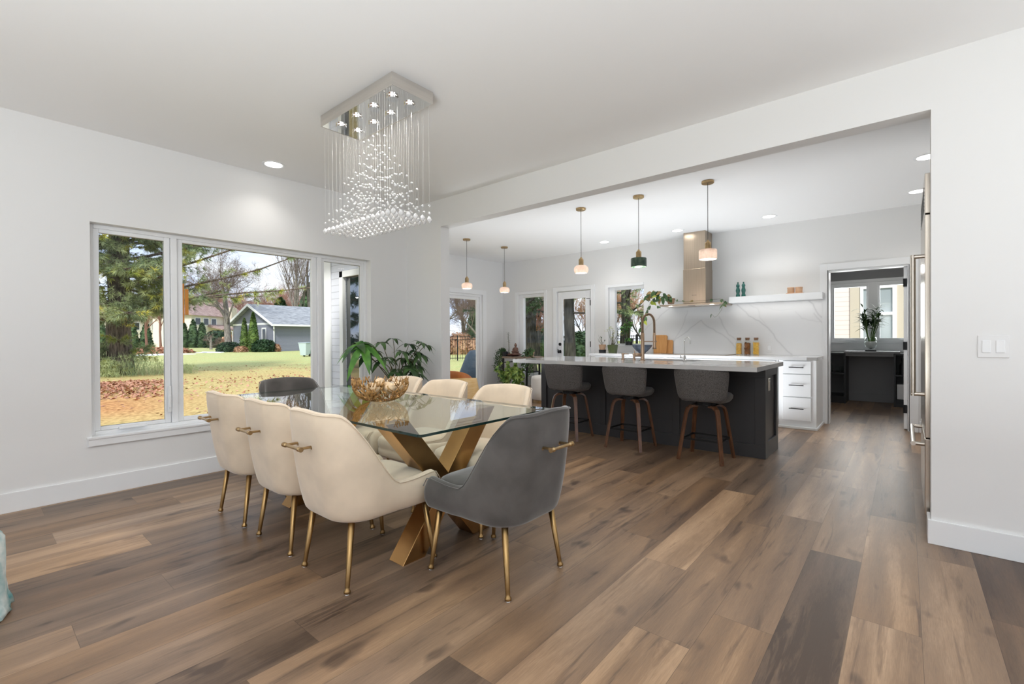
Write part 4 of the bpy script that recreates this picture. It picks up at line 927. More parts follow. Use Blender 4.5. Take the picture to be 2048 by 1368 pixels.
# backsplash slab with veins
def vein_field(polys, jig):
    segs = []
    rgv = random.Random(2)
    for pl_, w_ in polys:
        q = [Vector(pl_[0])]
        for a, b in zip(pl_, pl_[1:]):
            a, b = Vector(a), Vector(b); n = max(2, int((b - a).length / .05))
            for k in range(1, n + 1):
                p = a.lerp(b, k / n); 
                if k < n: p += Vector((rgv.uniform(-jig, jig), rgv.uniform(-jig, jig)))
                q.append(p)
        for a, b in zip(q, q[1:]): segs.append((a, b, w_))
    return segs
V = VEINS
segs = vein_field(V, .012)
bx0, bx1, bz0, bz1 = -3.35, -.842, .903, 1.648; st = .0085
nx, nz = int((bx1 - bx0) / st), int((bz1 - bz0) / st)
me = bpy.data.meshes.new('backsplash'); vs = []; val = []
import numpy as np
gx = np.linspace(bx0, bx1, nx + 1); gz = np.linspace(bz0, bz1, nz + 1); GX, GZ = np.meshgrid(gx, gz); acc_ = np.zeros_like(GX)
for a, b, w_ in segs:
    dx_, dz_ = b.x - a.x, b.y - a.y; l2 = dx_ * dx_ + dz_ * dz_ + 1e-9
    tt = np.clip(((GX - a.x) * dx_ + (GZ - a.y) * dz_) / l2, 0, 1); dd = np.hypot(GX - a.x - tt * dx_, GZ - a.y - tt * dz_)
    acc_ = np.maximum(acc_, np.clip(1 - dd / (.008 * (1 + .4 * w_)), 0, 1) * w_ * .62 + np.clip(1 - dd / .045, 0, 1) ** 2 * .10 * w_)
nv = (nx + 1) * (nz + 1)
vs = np.stack([GX.ravel(), np.full(nv, YK - .018), GZ.ravel()], 1)
fs = [(j * (nx + 1) + i, j * (nx + 1) + i + 1, (j + 1) * (nx + 1) + i + 1, (j + 1) * (nx + 1) + i) for j in range(nz) for i in range(nx)]
ba = len(vs); vs = [tuple(v) for v in vs] + [(bx0, YK - .001, bz0), (bx1, YK - .001, bz0), (bx1, YK - .001, bz1), (bx0, YK - .001, bz1)]
c00, c10, c11, c01 = 0, nx, nv - 1, nv - 1 - nx
fs += [(ba, ba + 3, ba + 2, ba + 1), (c00, ba, ba + 1, c10), (c10, ba + 1, ba + 2, c11), (c11, ba + 2, ba + 3, c01), (c01, ba + 3, ba, c00)]
me.from_pydata(vs, [], fs); at_ = me.attributes.new('vein', 'FLOAT', 'POINT'); at_.data.foreach_set('value', list(acc_.ravel()) + [0] * 4); me.materials.append(M['marble']); me.update()
bs_ = bpy.data.objects.new('backsplash', me); col.objects.link(bs_); tag(bs_, 'white marble backsplash slab with grey diagonal veins', 'backsplash')
# edge strip of the slab and shelf
MBs = MB().box(-1.95, -.815, 7.19, YK - .001, 1.650, 1.738)
tag(MBs.build('floating_shelf', M['cabinet'], None, bevel=.002), 'long white floating shelf to the right of the range hood', 'shelf')
# cooktop
ck = thing('cooktop', 'thin steel-edged black cooktop on the back counter under the hood', 'cooktop', (-2.36, 7.08, .9025))
MB().box(-.46, .46, -.26, .26, 0, .006).build('glass_top', M['darkglass'], ck, bevel=.002)
MB().box(-.47, .47, -.27, -.255, 0, .008).box(.455, .47, -.255, .26, 0, .008).box(-.47, -.455, -.255, .26, 0, .008).build('rim', M['steel'], ck, bevel=.001)

# ------------------------------------------------------------------ range hood
hd = thing('range_hood', 'brushed steel chimney range hood over the cooktop', 'range hood', (-2.41, 7.2, 1.63))
cz0 = .04
MB().box(-.165, .165, -.10, YK - 7.2 - .001, cz0, .555).build('lower_chimney', M['steel'], hd, bevel=.002)
MB().box(-.160, .160, -.095, YK - 7.2 - .001, .556, H - 1.63).build('upper_chimney', M['steel'], hd, bevel=.002)
MB().prism([(-.30, 0), (.224, 0), (.224, .04), (-.30, .022)], 'x', -.45, .45).build('canopy', M['steel'], hd, bevel=.002)
for x in (-.22, .22): MB().box(x - .17, x + .17, -.22, .14, -.006, -.0005).build('filter', M['nickel'], hd, bevel=.002)
for x in (-.30, .30): MB().lathe([(.0001, -.004), (.025, -.004), (.025, 0)], (x, -.255, 0), 14).build('lamp', M['lampsoft'], hd)
mk = MB()
for i in range(6): mk.box(-.035 + i * .012, -.028 + i * .012, -.1012, -.1002, .155, .163)
mk.build('badge', M['cord'], hd)
for x in (-.30, .30):
    d = bpy.data.lights.new('hood_lamp', 'SPOT'); d.energy = 4; d.spot_size = R(120); d.spot_blend = .8; d.shadow_soft_size = .03; d.color = (1, .97, .93)
    o_ = bpy.data.objects.new('hood_lamp', d); col.objects.link(o_); o_.parent = hd; o_.location = (x, -.255, -.02)
d = bpy.data.lights.new('under_shelf_lamp', 'AREA'); d.shape = 'RECTANGLE'; d.size = 1.05; d.size_y = .03; d.energy = .8; d.color = (1, .98, .95)
o_ = bpy.data.objects.new('under_shelf_lamp', d); col.objects.link(o_); o_.location = (-1.38, 7.28, 1.645)

# ------------------------------------------------------------------ small things on counter and shelf
def mill(x, label):
    t = thing('pepper_mill', label, 'pepper mill', (x, 7.30, 1.739), group='pepper mills on the floating shelf')
    MB().lathe([(.0001, 0), (.027, 0), (.029, .01), (.026, .03), (.021, .05), (.028, .085), (.029, .10), (.020, .13), (.018, .145), (.024, .155), (.024, .160)], (0, 0, 0), 24).build('body', M['teal'], t, smooth=True, auto=60)
    MB().lathe([(.024, .161), (.023, .175), (.014, .19), (.006, .195), (.011, .203), (.011, .212), (.0001, .218)], (0, 0, 0), 24).build('turning_head', M['teal'], t, smooth=True, auto=60)
mill(-1.853, 'glossy teal pepper mill on the floating shelf, nearer the hood'); mill(-1.778, 'glossy teal pepper mill on the floating shelf, the right one of the pair')
tag(MB().box(-1.235, -1.035, 7.25, 7.35, 1.739, 1.751).build('tray', M['lightwood'], None, bevel=.003), 'small wooden tray under two wooden pots on the floating shelf', 'tray')
for x, l in ((-1.185, 'left'), (-1.09, 'right')):
    t = thing('storage_jar', 'round wooden salt pot on the tray, the %s one' % l, 'jar', (x, 7.30, 1.7515), group='wooden pots on the shelf')
    MB().lathe([(.0001, 0), (.040, 0), (.042, .005), (.042, .062), (.040, .064), (.0001, .064)], (0, 0, 0), 28).build('body', M['lightwood'], t, smooth=True, auto=40)
    MB().lathe([(.0001, .065), (.044, .065), (.044, .075), (.042, .078), (.0001, .078)], (0, 0, 0), 28).build('lid', M['lightwood'], t, smooth=True, auto=40)
pasta_c = [mat('yellow_pasta', s2l(214, 160, 62), .6, c2=s2l(236, 190, 96), vscale=60), mat('brown_pasta', s2l(96, 56, 22), .5, c2=s2l(160, 100, 44), vscale=50), mat('gold_pasta', s2l(222, 164, 48), .6, c2=s2l(244, 200, 90), vscale=50)]
rg = random.Random(9)
for i, (x, l) in enumerate(((-1.838, 'square glass jar of small yellow pasta with a cork lid, left of three'), (-1.725, 'square glass jar of brown pasta twists with a cork lid, middle of three'), (-1.613, 'square glass jar of golden pasta spirals with a cork lid, right of three'))):
    t = thing('pasta_jar', l, 'jar', (x, 7.29, .9025), group='cork lidded pasta jars')
    def sq(h_, z): return [(-h_, -h_, z), (h_, -h_, z), (h_, h_, z), (-h_, h_, z)]
    m_ = MB(); prof = [(.037, 0), (.040, .006), (.040, .16), (.036, .185), (.028, .20), (.028, .228)]
    for h_, z in prof: m_.v += sq(h_, z)
    for j in range(len(prof) - 1):
        for k in range(4): m_.f.append((j * 4 + k, j * 4 + (k + 1) % 4, (j + 1) * 4 + (k + 1) % 4, (j + 1) * 4 + k)); m_.mi.append(0)
    m_.f.append((3, 2, 1, 0)); m_.mi.append(0)
    m_.build('glass', M['jarglass'], t, bevel=.006, smooth=True, auto=50)
    MB().lathe([(.0001, .208), (.024, .208), (.029, .229), (.029, .246), (.0001, .246)], (0, 0, 0), 20).build('cork_lid', M['cork'], t, smooth=True, auto=40)
    m_ = MB()
    for k in range(330 if i == 0 else 200):
        p = Vector((rg.uniform(-.031, .031), rg.uniform(-.031, .031), rg.uniform(.008, .165 if i == 0 else .175))); d = Vector((rg.uniform(-1, 1), rg.uniform(-1, 1), rg.uniform(-1, 1))).normalized(); ln = .005 if i == 0 else .011
        if i == 0: m_.tube([p - d * ln, p + d * ln], .0045, 5)
        else:
            a = d.orthogonal().normalized(); b = d.cross(a)
            m_.tube([p + d * (ln * (2 * q / 4 - 1)) + (a * math.cos(q * 1.9) + b * math.sin(q * 1.9)) * .004 for q in range(5)], .0042, 5)
    m_.box(-.030, .030, -.030, .030, .008, .16)
    tag(m_.build('pasta', pasta_c[i], t), kind='stuff')

# cutting boards
def board(name, label, x, z0, w_, h_, y, lean, m, hole=False):
    pl_ = []; rc = .03
    for cx, cy, a0 in ((w_ / 2 - rc, h_ - rc, 0), (-w_ / 2 + rc, h_ - rc, 90)):
        for k in range(6): an = R(a0 + 18 * k); pl_.append((cx + rc * math.cos(an), cy + rc * math.sin(an)))
    for cx, cy, a0 in ((-w_ / 2 + .012, .012, 180), (w_ / 2 - .012, .012, 270)):
        for k in range(4): an = R(a0 + 30 * k); pl_.append((cx + .012 * math.cos(an), cy + .012 * math.sin(an)))
    q = MB().prism(pl_, 'y', -.009, .009).build(name, m, None, bevel=.003); q.location = (x, y, z0); q.rotation_euler = (R(-lean), 0, 0); tag(q, label, 'cutting board', 'cutting boards on the back counter'); return q
board('cutting_board', 'tall bamboo cutting board leaning on the backsplash behind the blue bowl', -3.04, .9025, .22, .295, 7.335, 9, M['bamboo'])
board('cutting_board', 'smaller bamboo cutting board half hidden behind the taller one', -2.93, .9025, .17, .215, 7.372, 7, M['bamboo'])
m_ = MB().lathe([(.0001, 0), (.045, 0), (.05, .006), (.10, .05), (.145, .10), (.160, .135), (.156, .137), (.138, .102), (.095, .055), (.045, .014), (.0001, .012)], (0, 0, 0), 40)
q = m_.build('mixing_bowl', M['bluebowl'], None, smooth=True); q.location = (-3.24, 7.10, .9025); tag(q, 'blue-grey glazed bowl on the back counter behind the spring faucet', 'bowl')
# ------------------------------------------------------------------ plants
def palm_cluster(mb, p, d, n, ln, wd, rg, droop=.5):
    """palmate leaf: n leaflets fanned from p around direction d"""
    d = Vector(d).normalized(); a = d.orthogonal().normalized(); b = d.cross(a)
    for k in range(n):
        an = 2 * math.pi * k / n + rg.uniform(-.2, .2); out = (a * math.cos(an) + b * math.sin(an)) + d * rg.uniform(.1, .4)
        l_ = ln * rg.uniform(.75, 1.1); mb.leaf(p, out, l_, wd * rg.uniform(.85, 1.1), d, .2, droop * rg.uniform(.7, 1.3), 5)
def curve_pts(a, b, sag, n=8, rg=None, jit=0):
    a, b = Vector(a), Vector(b); out = []
    for i in range(n + 1):
        t = i / n; p = a.lerp(b, t) + Vector((0, 0, sag * math.sin(math.pi * t)))
        if rg and 0 < i < n: p += Vector([rg.uniform(-jit, jit) for _ in range(3)])
        out.append(p)
    return out
# money tree in the corner
rg = random.Random(21)
pt = thing('potted_plant', 'money tree with long drooping green leaflets in the corner right of the big window', 'plant', (-4.22, 3.06, 0))
MB().lathe([(.0001, 0), (.11, 0), (.125, .02), (.145, .27), (.15, .28), (.138, .28), (.13, .25), (.0001, .25)], (0, 0, 0), 32).build('pot', M['plate'], pt, smooth=True, auto=50)
MB().lathe([(.0001, .252), (.132, .252)], (0, 0, 0), 24).build('soil', M['soil'], pt)
st_, lf = MB(), MB(); tips = []
for k in range(4): st_.tube([(.018 * math.cos(k * 1.57 + z * 6), .018 * math.sin(k * 1.57 + z * 6), .25 + z) for z in [i * .04 for i in range(11)]], [.013 - .0006 * i for i in range(11)], 8)
for i, (x, y, z, n, ln) in enumerate([(-.10, -.42, 1.10, 6, .24), (-.06, -.34, .98, 7, .20), (-.12, -.12, 1.12, 6, .15), (.02, -.20, .93, 6, .17), (-.1, .02, 1.16, 5, .12), (.05, .12, 1.10, 6, .16), (.16, .20, 1.12, 6, .14), (.14, .20, .98, 6, .17), (.0, .1, .94, 7, .17),
                         (.14, .29, 1.09, 5, .13), (.12, .10, .86, 7, .18), (-.02, .02, .82, 6, .18), (.08, .2, .86, 6, .16), (.2, .02, .84, 6, .16), (-.15, -.02, .95, 6, .15), (.1, -.1, .80, 6, .15), (-.05, .2, .78, 6, .16), (.12, .16, 1.02, 6, .15), (.0, .24, .92, 6, .15), (.1, .0, 1.02, 6, .15), (-.12, -.22, 1.02, 6, .16), (.16, .12, .78, 6, .17)]):
    s = Vector((0, 0, rg.uniform(.55, .66))); e = Vector((x, y, z)); pts = curve_pts(s, e, .06, 7, rg, .006); st_.tube(pts, [.006 - .0004 * q for q in range(8)], 6)
    palm_cluster(lf, e, (x * .5 + .1, y * .5, .7), n, ln, ln * .34, rg, .75)
st_.build('stem', M['stem'], pt, smooth=True); lf.build('foliage', M['leafdk'], pt, smooth=True)
l2 = MB(); palm_cluster(l2, Vector((-.03, -.40, 1.08)), (.4, -.3, .6), 6, .26, .085, rg, .9); l2.build('bright_leaf', M['leaf'], pt, smooth=True)

def pot(mb, r0, r1, h_): mb.lathe([(.0001, 0), (r0, 0), (r1, h_), (r1 * .92, h_), (r1 * .88, h_ * .88), (.0001, h_ * .86)], (0, 0, 0), 28); return mb
def bushy(lf, c, rad, n, ln, wd, rg, zs=1.0, droop=.4):
    for i in range(n):
        v = Vector((rg.gauss(0, 1), rg.gauss(0, 1), rg.gauss(0, 1))).normalized() * rg.random() ** .5
        p = Vector(c) + Vector((v.x * rad, v.y * rad, v.z * rad * zs)); d = Vector((v.x, v.y, v.z * .5 + .1)) + Vector((rg.uniform(-.4, .4),) * 3)
        lf.leaf(p, d, ln * rg.uniform(.6, 1.2), wd * rg.uniform(.7, 1.2), (rg.uniform(-.5, .5), rg.uniform(-.5, .5), 1), .2, droop, 3)
# counter pots by the kitchen window
rg = random.Random(31)
p1 = thing('potted_plant', 'small blush pot in a black saucer with thin stems on the back counter', 'plant', (-3.95, 7.08, .9025))
MB().lathe([(.0001, 0), (.06, 0), (.062, .05), (.058, .05), (.056, .01), (.0001, .008)], (0, 0, 0), 24).build('saucer', M['darkplastic'], p1, smooth=True, auto=50)
q = pot(MB(), .042, .062, .125).build('pot', M['terracotta'], p1, smooth=True, auto=50); q.location = (0, 0, .012)
lf, st_ = MB(), MB()
for i in range(7):
    e = Vector((rg.uniform(-.06, .06), rg.uniform(-.04, .04), rg.uniform(.19, .27))); st_.tube(curve_pts((0, 0, .11), e, .01, 5, rg, .006), .0022, 5); lf.leaf(e, (e.x, e.y, .3), .07, .02, None, .2, .6)
st_.build('stem', M['stem'], p1); lf.build('foliage', M['leafdk'], p1, smooth=True)
p2 = thing('potted_plant', 'square olive-green glazed pot with a bare branching plant on the back counter', 'plant', (-3.765, 7.1, .9025))
m_ = MB(); prof = [(.052, 0), (.066, .135), (.060, .135), (.056, .11)]
for h_, z in prof: m_.v += [(-h_, -h_, z), (h_, -h_, z), (h_, h_, z), (-h_, h_, z)]
for j in range(3):
    for k in range(4): m_.f.append((j * 4 + k, j * 4 + (k + 1) % 4, (j + 1) * 4 + (k + 1) % 4, (j + 1) * 4 + k)); m_.mi.append(0)
m_.f += [(3, 2, 1, 0), (12, 13, 14, 15)]; m_.mi += [0, 0]; m_.build('pot', M['greenglaze'], p2, bevel=.006)
st_, lf = MB(), MB()
for i in range(10):
    e = Vector((rg.uniform(-.10, .16), rg.uniform(-.06, .06), rg.uniform(.26, .42))); st_.tube(curve_pts((rg.uniform(-.02, .02), 0, .12), e, .03, 6, rg, .01), [.004, .0035, .003, .0028, .0025, .002, .0015], 5)
    for k in range(3): lf.leaf(e + Vector((rg.uniform(-.03, .03), rg.uniform(-.03, .03), rg.uniform(-.05, .02))), (rg.uniform(-1, 1), rg.uniform(-1, 1), .5), .05, .026, None, .2, .5)
st_.build('stem', M['stem'], p2); lf.build('foliage', M['leafyel'], p2, smooth=True)
p3 = thing('potted_plant', 'leafy green plant in a black nursery pot on the kitchen window sill', 'plant', (-3.60, 7.37, 1.031))
pot(MB(), .058, .075, .115).build('pot', M['darkplastic'], p3, smooth=True, auto=50)
st_, lf = MB(), MB()
for i in range(9):
    e = Vector((rg.uniform(-.12, .10), rg.uniform(-.10, .02), rg.uniform(.20, .40))); st_.tube(curve_pts((0, 0, .10), e, .02, 5, rg, .008), .003, 5)
    bushy(lf, e, .05, 14, .055, .028, rg)
for i in range(12): lf.leaf((rg.uniform(-.04, .08), rg.uniform(-.05, 0), .12), (rg.uniform(-1, 1), -1, .3), .09, .018, None, .2, 1.0)
st_.build('stem', M['stem'], p3); lf.build('foliage', M['leaf'], p3, smooth=True)
# trailing plant on the hood
rg = random.Random(41)
p4 = thing('trailing_plant', 'trailing plant with heart-shaped leaves draped over both ends of the range hood', 'plant', (-2.72, 7.02, 1.694))
q = pot(MB(), .045, .06, .085).build('pot', M['terracotta'], p4, smooth=True, auto=50); q.location = (-.02, .02, -.022)
st_, lf, lb, ly = MB(), MB(), MB(), MB(); O = Vector((-2.72, 7.02, 1.694))
def vine(pts, leafset, step, ln, wd, wts):
    pts = [Vector(p) - O for p in pts]; st_.tube(pts, .0022, 5)
    for i in range(len(pts) - 1):
        a, b = pts[i], pts[i + 1]; n = max(1, int((b - a).length / step))
        for k in range(n):
            p = a.lerp(b, (k + rg.random()) / n); tgt = rg.choices([lf, lb, ly], wts)[0]
            d = Vector((rg.uniform(-1, 1), rg.uniform(-1, .3), rg.uniform(-.6, .3))); tgt.leaf(p, d, ln * rg.uniform(.7, 1.2), wd * rg.uniform(.8, 1.2), (rg.uniform(-.3, .3), -1, .6), .15, .5, 4, .55)
vine([(-2.74, 7.0, 1.76), (-2.86, 6.95, 1.86), (-2.98, 6.93, 1.87), (-3.08, 6.93, 1.80), (-3.15, 6.93, 1.70)], 0, .03, .085, .06, (5, 4, 0))
vine([(-2.74, 7.0, 1.76), (-2.92, 6.93, 1.80), (-3.00, 6.92, 1.74), (-3.04, 6.92, 1.66), (-3.10, 6.94, 1.56), (-3.14, 6.95, 1.48)], 0, .04, .085, .065, (6, 1, 3))
vine([(-2.74, 7.0, 1.76), (-2.85, 6.9, 1.78), (-2.86, 6.88, 1.68), (-2.84, 6.88, 1.60)], 0, .045, .085, .06, (6, 2, 0))
vine([(-3.14, 6.95, 1.48), (-3.2, 7.0, 1.36), (-3.19, 7.02, 1.24), (-3.23, 7.03, 1.17)], 0, .06, .07, .05, (6, 2, 1))
vine([(-2.70, 7.0, 1.75), (-2.6, 6.93, 1.70), (-2.45, 6.915, 1.685), (-2.2, 6.93, 1.69), (-2.0, 6.93, 1.70), (-1.935, 6.90, 1.68), (-1.945, 6.88, 1.62), (-1.96, 6.88, 1.54)], 0, .16, .06, .045, (8, 1, 0))
vine([(-1.945, 6.90, 1.67), (-1.93, 6.88, 1.64), (-1.95, 6.87, 1.60)], 0, .025, .075, .055, (8, 1, 0))
st_.tube([Vector(p) - O for p in [(-1.96, 6.88, 1.54), (-2.02, 6.89, 1.46), (-2.06, 6.9, 1.44), (-2.10, 6.9, 1.49)]], .0016, 4); lf.leaf(Vector((-2.10, 6.9, 1.49)) - O, (-.2, -.2, -1), .05, .03)
st_.build('vine', M['stem'], p4); lf.build('green_leaves', M['leafdk'], p4, smooth=True); lb.build('dry_leaves', M['leafbr'], p4, smooth=True); ly.build('lime_leaves', M['leafyel'], p4, smooth=True)

# ------------------------------------------------------------------ plant rack in the nook
rk = thing('plant_rack', 'black metal rack with a weathered wooden top in the corner of the nook', 'rack', (-5.78, 7.1, 0))
MB().box(-.36, .40, -.22, .22, .762, .800).build('top_shelf', M['weathered'], rk, bevel=.003)
for x in (-.27, .32):
    for y in (-.20, .20): MB().box(x - .015, x + .015, y - .015, y + .015, 0, .761).build('post', M['black'], rk)
for z in (.68, .50): MB().box(-.255, .305, .185, .215, z - .01, z + .01).box(-.28, -.26, -.185, .185, z - .01, z + .01).box(.31, .33, -.185, .185, z - .01, z + .01).build('rail', M['black'], rk)
MB().box(-.30, .35, -.20, .20, .20, .22).build('lower_shelf', M['weathered'], rk, bevel=.003)
dsh = MB().lathe([(.0001, 0), (.05, 0), (.13, .02), (.165, .035), (.160, .038), (.12, .026), (.0001, .014)], (0, 0, 0), 36).build('dish', M['dish'], None, smooth=True); dsh.location = (-5.86, 7.02, .8005); tag(dsh, 'dark red oval dish under the carved figure on the plant rack', 'dish')
fg = thing('figurine', 'small brown carved seated figure on a dark dish', 'figurine', (-5.83, 7.02, .815))
m_ = MB().lathe([(.0001, 0), (.080, 0), (.088, .015), (.072, .03), (.080, .045), (.055, .06), (.0001, .06)], (0, 0, 0), 18)
m_.ball((0, 0, .075), .07, 16, 8, (1.1, .8, .38)); m_.ball((-.055, -.02, .075), .03, 10, 6, (1, 1, .7)); m_.ball((.055, -.02, .075), .03, 10, 6, (1, 1, .7))
m_.lathe([(.045, .07), (.040, .10), (.050, .135), (.042, .155), (.018, .165), (.016, .175)], (0, 0, 0), 16)
m_.tube([(-.045, 0, .145), (-.062, -.01, .11), (-.03, -.045, .085), (0, -.05, .082)], [.016, .014, .012, .01], 8).tube([(.045, 0, .145), (.062, -.01, .11), (.03, -.045, .085), (0, -.05, .082)], [.016, .014, .012, .01], 8)
m_.ball((0, 0, .20), .028, 14, 10, (.9, 1, 1.2)); m_.ball((0, 0, .235), .012, 10, 6)
m_.build('carved_body', M['statue'], fg, smooth=True)
m_ = MB()
for i in range(26):
    a = rg.uniform(0, 6.28); r_ = rg.uniform(.07, .13); m_.ball((r_ * math.cos(a), r_ * math.sin(a), .02 + rg.uniform(0, .01)), .012, 7, 5)
tag(m_.build('pebbles', M['statue'], None, smooth=True, loc=(-5.86, 7.02, .815)), 'small brown pebbles filling the dish around the figurine', 'pebbles', kind='stuff')
v1 = thing('potted_plant', 'single upright stem with small leaves in a silver cup on the plant rack', 'plant', (-6.06, 7.08, .8005))
MB().lathe([(.0001, 0), (.04, 0), (.048, .07), (.042, .07), (.038, .02), (.0001, .02)], (0, 0, 0), 20).build('cup', M['chrome'], v1, smooth=True, auto=50)
MB().tube([(0, 0, .02), (.008, 0, .16), (.0, 0, .30), (-.02, 0, .46)], [.010, .007, .004, .0025], 8).build('stem', M['stem'], v1, smooth=True)
lf = MB()
for i in range(18):
    z = .26 + .012 * i; a = i * 2.2; lf.leaf((-.0008 * i, 0, z), (math.cos(a), math.sin(a), .5), .065, .022, None, .2, .3, 3)
lf.build('foliage', M['leafdk'], v1, smooth=True)
def cascade(name, label, base, pts_ends, m, n_leaf, ln, wd, potm, pr=(.05, .065, .09), seed=1, spread=.03):
    rg = random.Random(seed); t = thing(name, label, 'plant', base)
    pot(MB(), *pr).build('pot', potm, t, smooth=True, auto=50); st_, lf = MB(), MB()
    for e in pts_ends:
        e = Vector(e); pts = []
        for k in range(9):
            u = k / 8; hx = min(1, u * 1.8); p = Vector((e.x * hx, e.y * hx, pr[2] + .05 * math.sin(math.pi * min(1, u * 1.6)) + (e.z - pr[2]) * max(0, (u - .25) / .75) ** 1.2)) + Vector((rg.uniform(-.01, .01), rg.uniform(-.01, .01), 0)); pts.append(p)
        st_.tube(pts, .0018, 4)
        for k in range(n_leaf):
            u = rg.random(); j = min(7, int(u * 8)); p = pts[j].lerp(pts[j + 1], u * 8 - j) + Vector([rg.uniform(-spread, spread) for _ in range(3)])
            lf.leaf(p, (rg.uniform(-1, 1), rg.uniform(-1, .4), rg.uniform(-.8, .4)), ln * rg.uniform(.6, 1.2), wd * rg.uniform(.7, 1.2), (rg.uniform(-.5, .5), -1, rg.uniform(0, 1)), .15, .4, 3, .6)
    st_.build('vine', M['stem'], t); lf.build('foliage', m, t, smooth=True); return t
rg = random.Random(51)
cascade('trailing_plant', 'dark small-leaved trailing plant spilling down the left side of the rack', (-6.04, 6.94, .8005), [(rg.uniform(-.22, -.04), rg.uniform(-.10, .0), -rg.uniform(.15, .52)) for _ in range(22)], M['leafdk'], 42, .028, .018, M['darkplastic'], seed=3)
cascade('trailing_plant', 'variegated trailing plant on the right end of the plant rack', (-5.48, 7.06, .8005), [(rg.uniform(-.12, .16), rg.uniform(-.2, -.08), -rg.uniform(.0, .42)) for _ in range(14)], M['leafdk'], 22, .05, .03, M['terracotta'], seed=4)
cascade('trailing_plant', 'big light green pothos cascading between the posts of the rack', (-5.78, 6.96, .2205), [(rg.uniform(-.26, .26), rg.uniform(-.22, .0), rg.uniform(.02, .50)) for _ in range(30)], M['leafvar'], 26, .075, .055, M['plate'], (.08, .11, .20), seed=5, spread=.05)
# cream boucle pouf with a brass ring base
pf = thing('ottoman', 'round cream pouf with a brass ring base behind the leftmost bar stool', 'ottoman', (-4.98, 6.78, 0))
MB().lathe([(.20, 0), (.20, .05), (.19, .05), (.19, 0)], (0, 0, 0), 36).build('base_ring', M['gold'], pf, smooth=True, auto=40)
MB().lathe([(.0001, .051), (.20, .051), (.222, .07), (.225, .20), (.225, .42), (.21, .465), (.17, .48), (.0001, .482)], (0, 0, 0), 40).build('cushion', M['cream'], pf, smooth=True, auto=60)
# lounge chair by the slider
lc = thing('lounge_chair', 'orange leather lounge chair with honey wood shell by the sliding door', 'armchair', (-5.55, 5.08, 0), R(32))
def shell(mb, th0, r0, z0, z1, w_, amp, thick):
    n = 20
    for s_ in (0, 1):
        for k in range(9):
            v = k / 8
            for i in range(n + 1):
                u = i / n * 2 - 1; a = u * w_; r_ = r0 + (thick if s_ else 0) - .05 * v
                zt = z1 - amp * abs(u) ** 3; z = z0 + (zt - z0) * v
                mb.v.append((r_ * math.sin(a), -r_ * math.cos(a) - .10 * v + .1, z))
    N_ = n + 1; o2 = 9 * N_
    for k in range(8):
        for i in range(n):
            a = k * N_ + i; mb.f += [(a, a + 1, a + N_ + 1, a + N_), (o2 + a, o2 + a + N_, o2 + a + N_ + 1, o2 + a + 1)]; mb.mi += [0, 0]
    ed = [i for i in range(n)] + [k * N_ + n for k in range(8)] + [8 * N_ + i for i in range(n, 0, -1)] + [k * N_ for k in range(8, 0, -1)]
    for j in range(len(ed)): a, b = ed[j], ed[(j + 1) % len(ed)]; mb.f.append((a, o2 + a, o2 + b, b)); mb.mi.append(0)
m_ = MB(); shell(m_, 0, .34, .22, .66, 1.25, .12, .085); m_.build('back_cushion', M['leather'], lc, smooth=True)
m_ = MB(); shell(m_, 0, .43, .16, .55, 1.75, .03, .015); m_.build('wood_shell', M['honeywood'], lc, smooth=True)
MB().lathe([(.0001, .26), (.30, .26), (.33, .30), (.33, .38), (.28, .42), (.0001, .43)], (0, .08, 0), 28).build('seat', M['leather'], lc, smooth=True, auto=60)
MB().lathe([(.0001, .20), (.31, .22), (.34, .258), (.0001, .258)], (0, .08, 0), 28).build('seat_shell', M['honeywood'], lc, smooth=True, auto=60)
MB().tube([(0, .08, .20), (0, .08, .05)], .03, 12).build('column', M['black'], lc)
for k in range(4): a = k * math.pi / 2 + .78; MB().tube([(0, .08, .05), (.30 * math.cos(a), .08 + .30 * math.sin(a), .015)], [.022, .014], 8).build('base_foot', M['black'], lc)
# throw over a low pouf at the left edge
tw = thing('pouf', 'teal and white knitted throw over a low pouf at the left edge', 'pouf', (-3.02, -.135, 0))
MB().lathe([(.0001, .0), (.2, .0), (.23, .03), (.235, .30), (.2, .36), (.0001, .37)], (0, 0, 0), 32).build('cushion', M['cream'], tw, smooth=True, auto=60)
m_ = MB(); n = 64; prof = [(.02, .405), (.14, .40), (.21, .375), (.245, .33), (.25, .25), (.25, .15), (.255, .07), (.262, .025), (.268, .003)]
for j, (r_, z) in enumerate(prof):
    for i in range(n):
        a = 2 * math.pi * i / n; f = (j / 8) * (.014 * math.sin(a * 9 + j * .5) + .010 * math.sin(a * 17 + 1.3 * j)); m_.v.append(((r_ + f) * math.cos(a), (r_ + f) * math.sin(a), z + .006 * math.sin(a * 5 + j)))
for j in range(8):
    for i in range(n): m_.f.append((j * n + i, j * n + (i + 1) % n, (j + 1) * n + (i + 1) % n, (j + 1) * n + i)); m_.mi.append(0)
m_.f.append(tuple(range(n))); m_.mi.append(0)
q = m_.build('throw_blanket', M['throw'], tw, smooth=True); so_ = q.modifiers.new('thick', 'SOLIDIFY'); so_.thickness = .006; so_.offset = -1

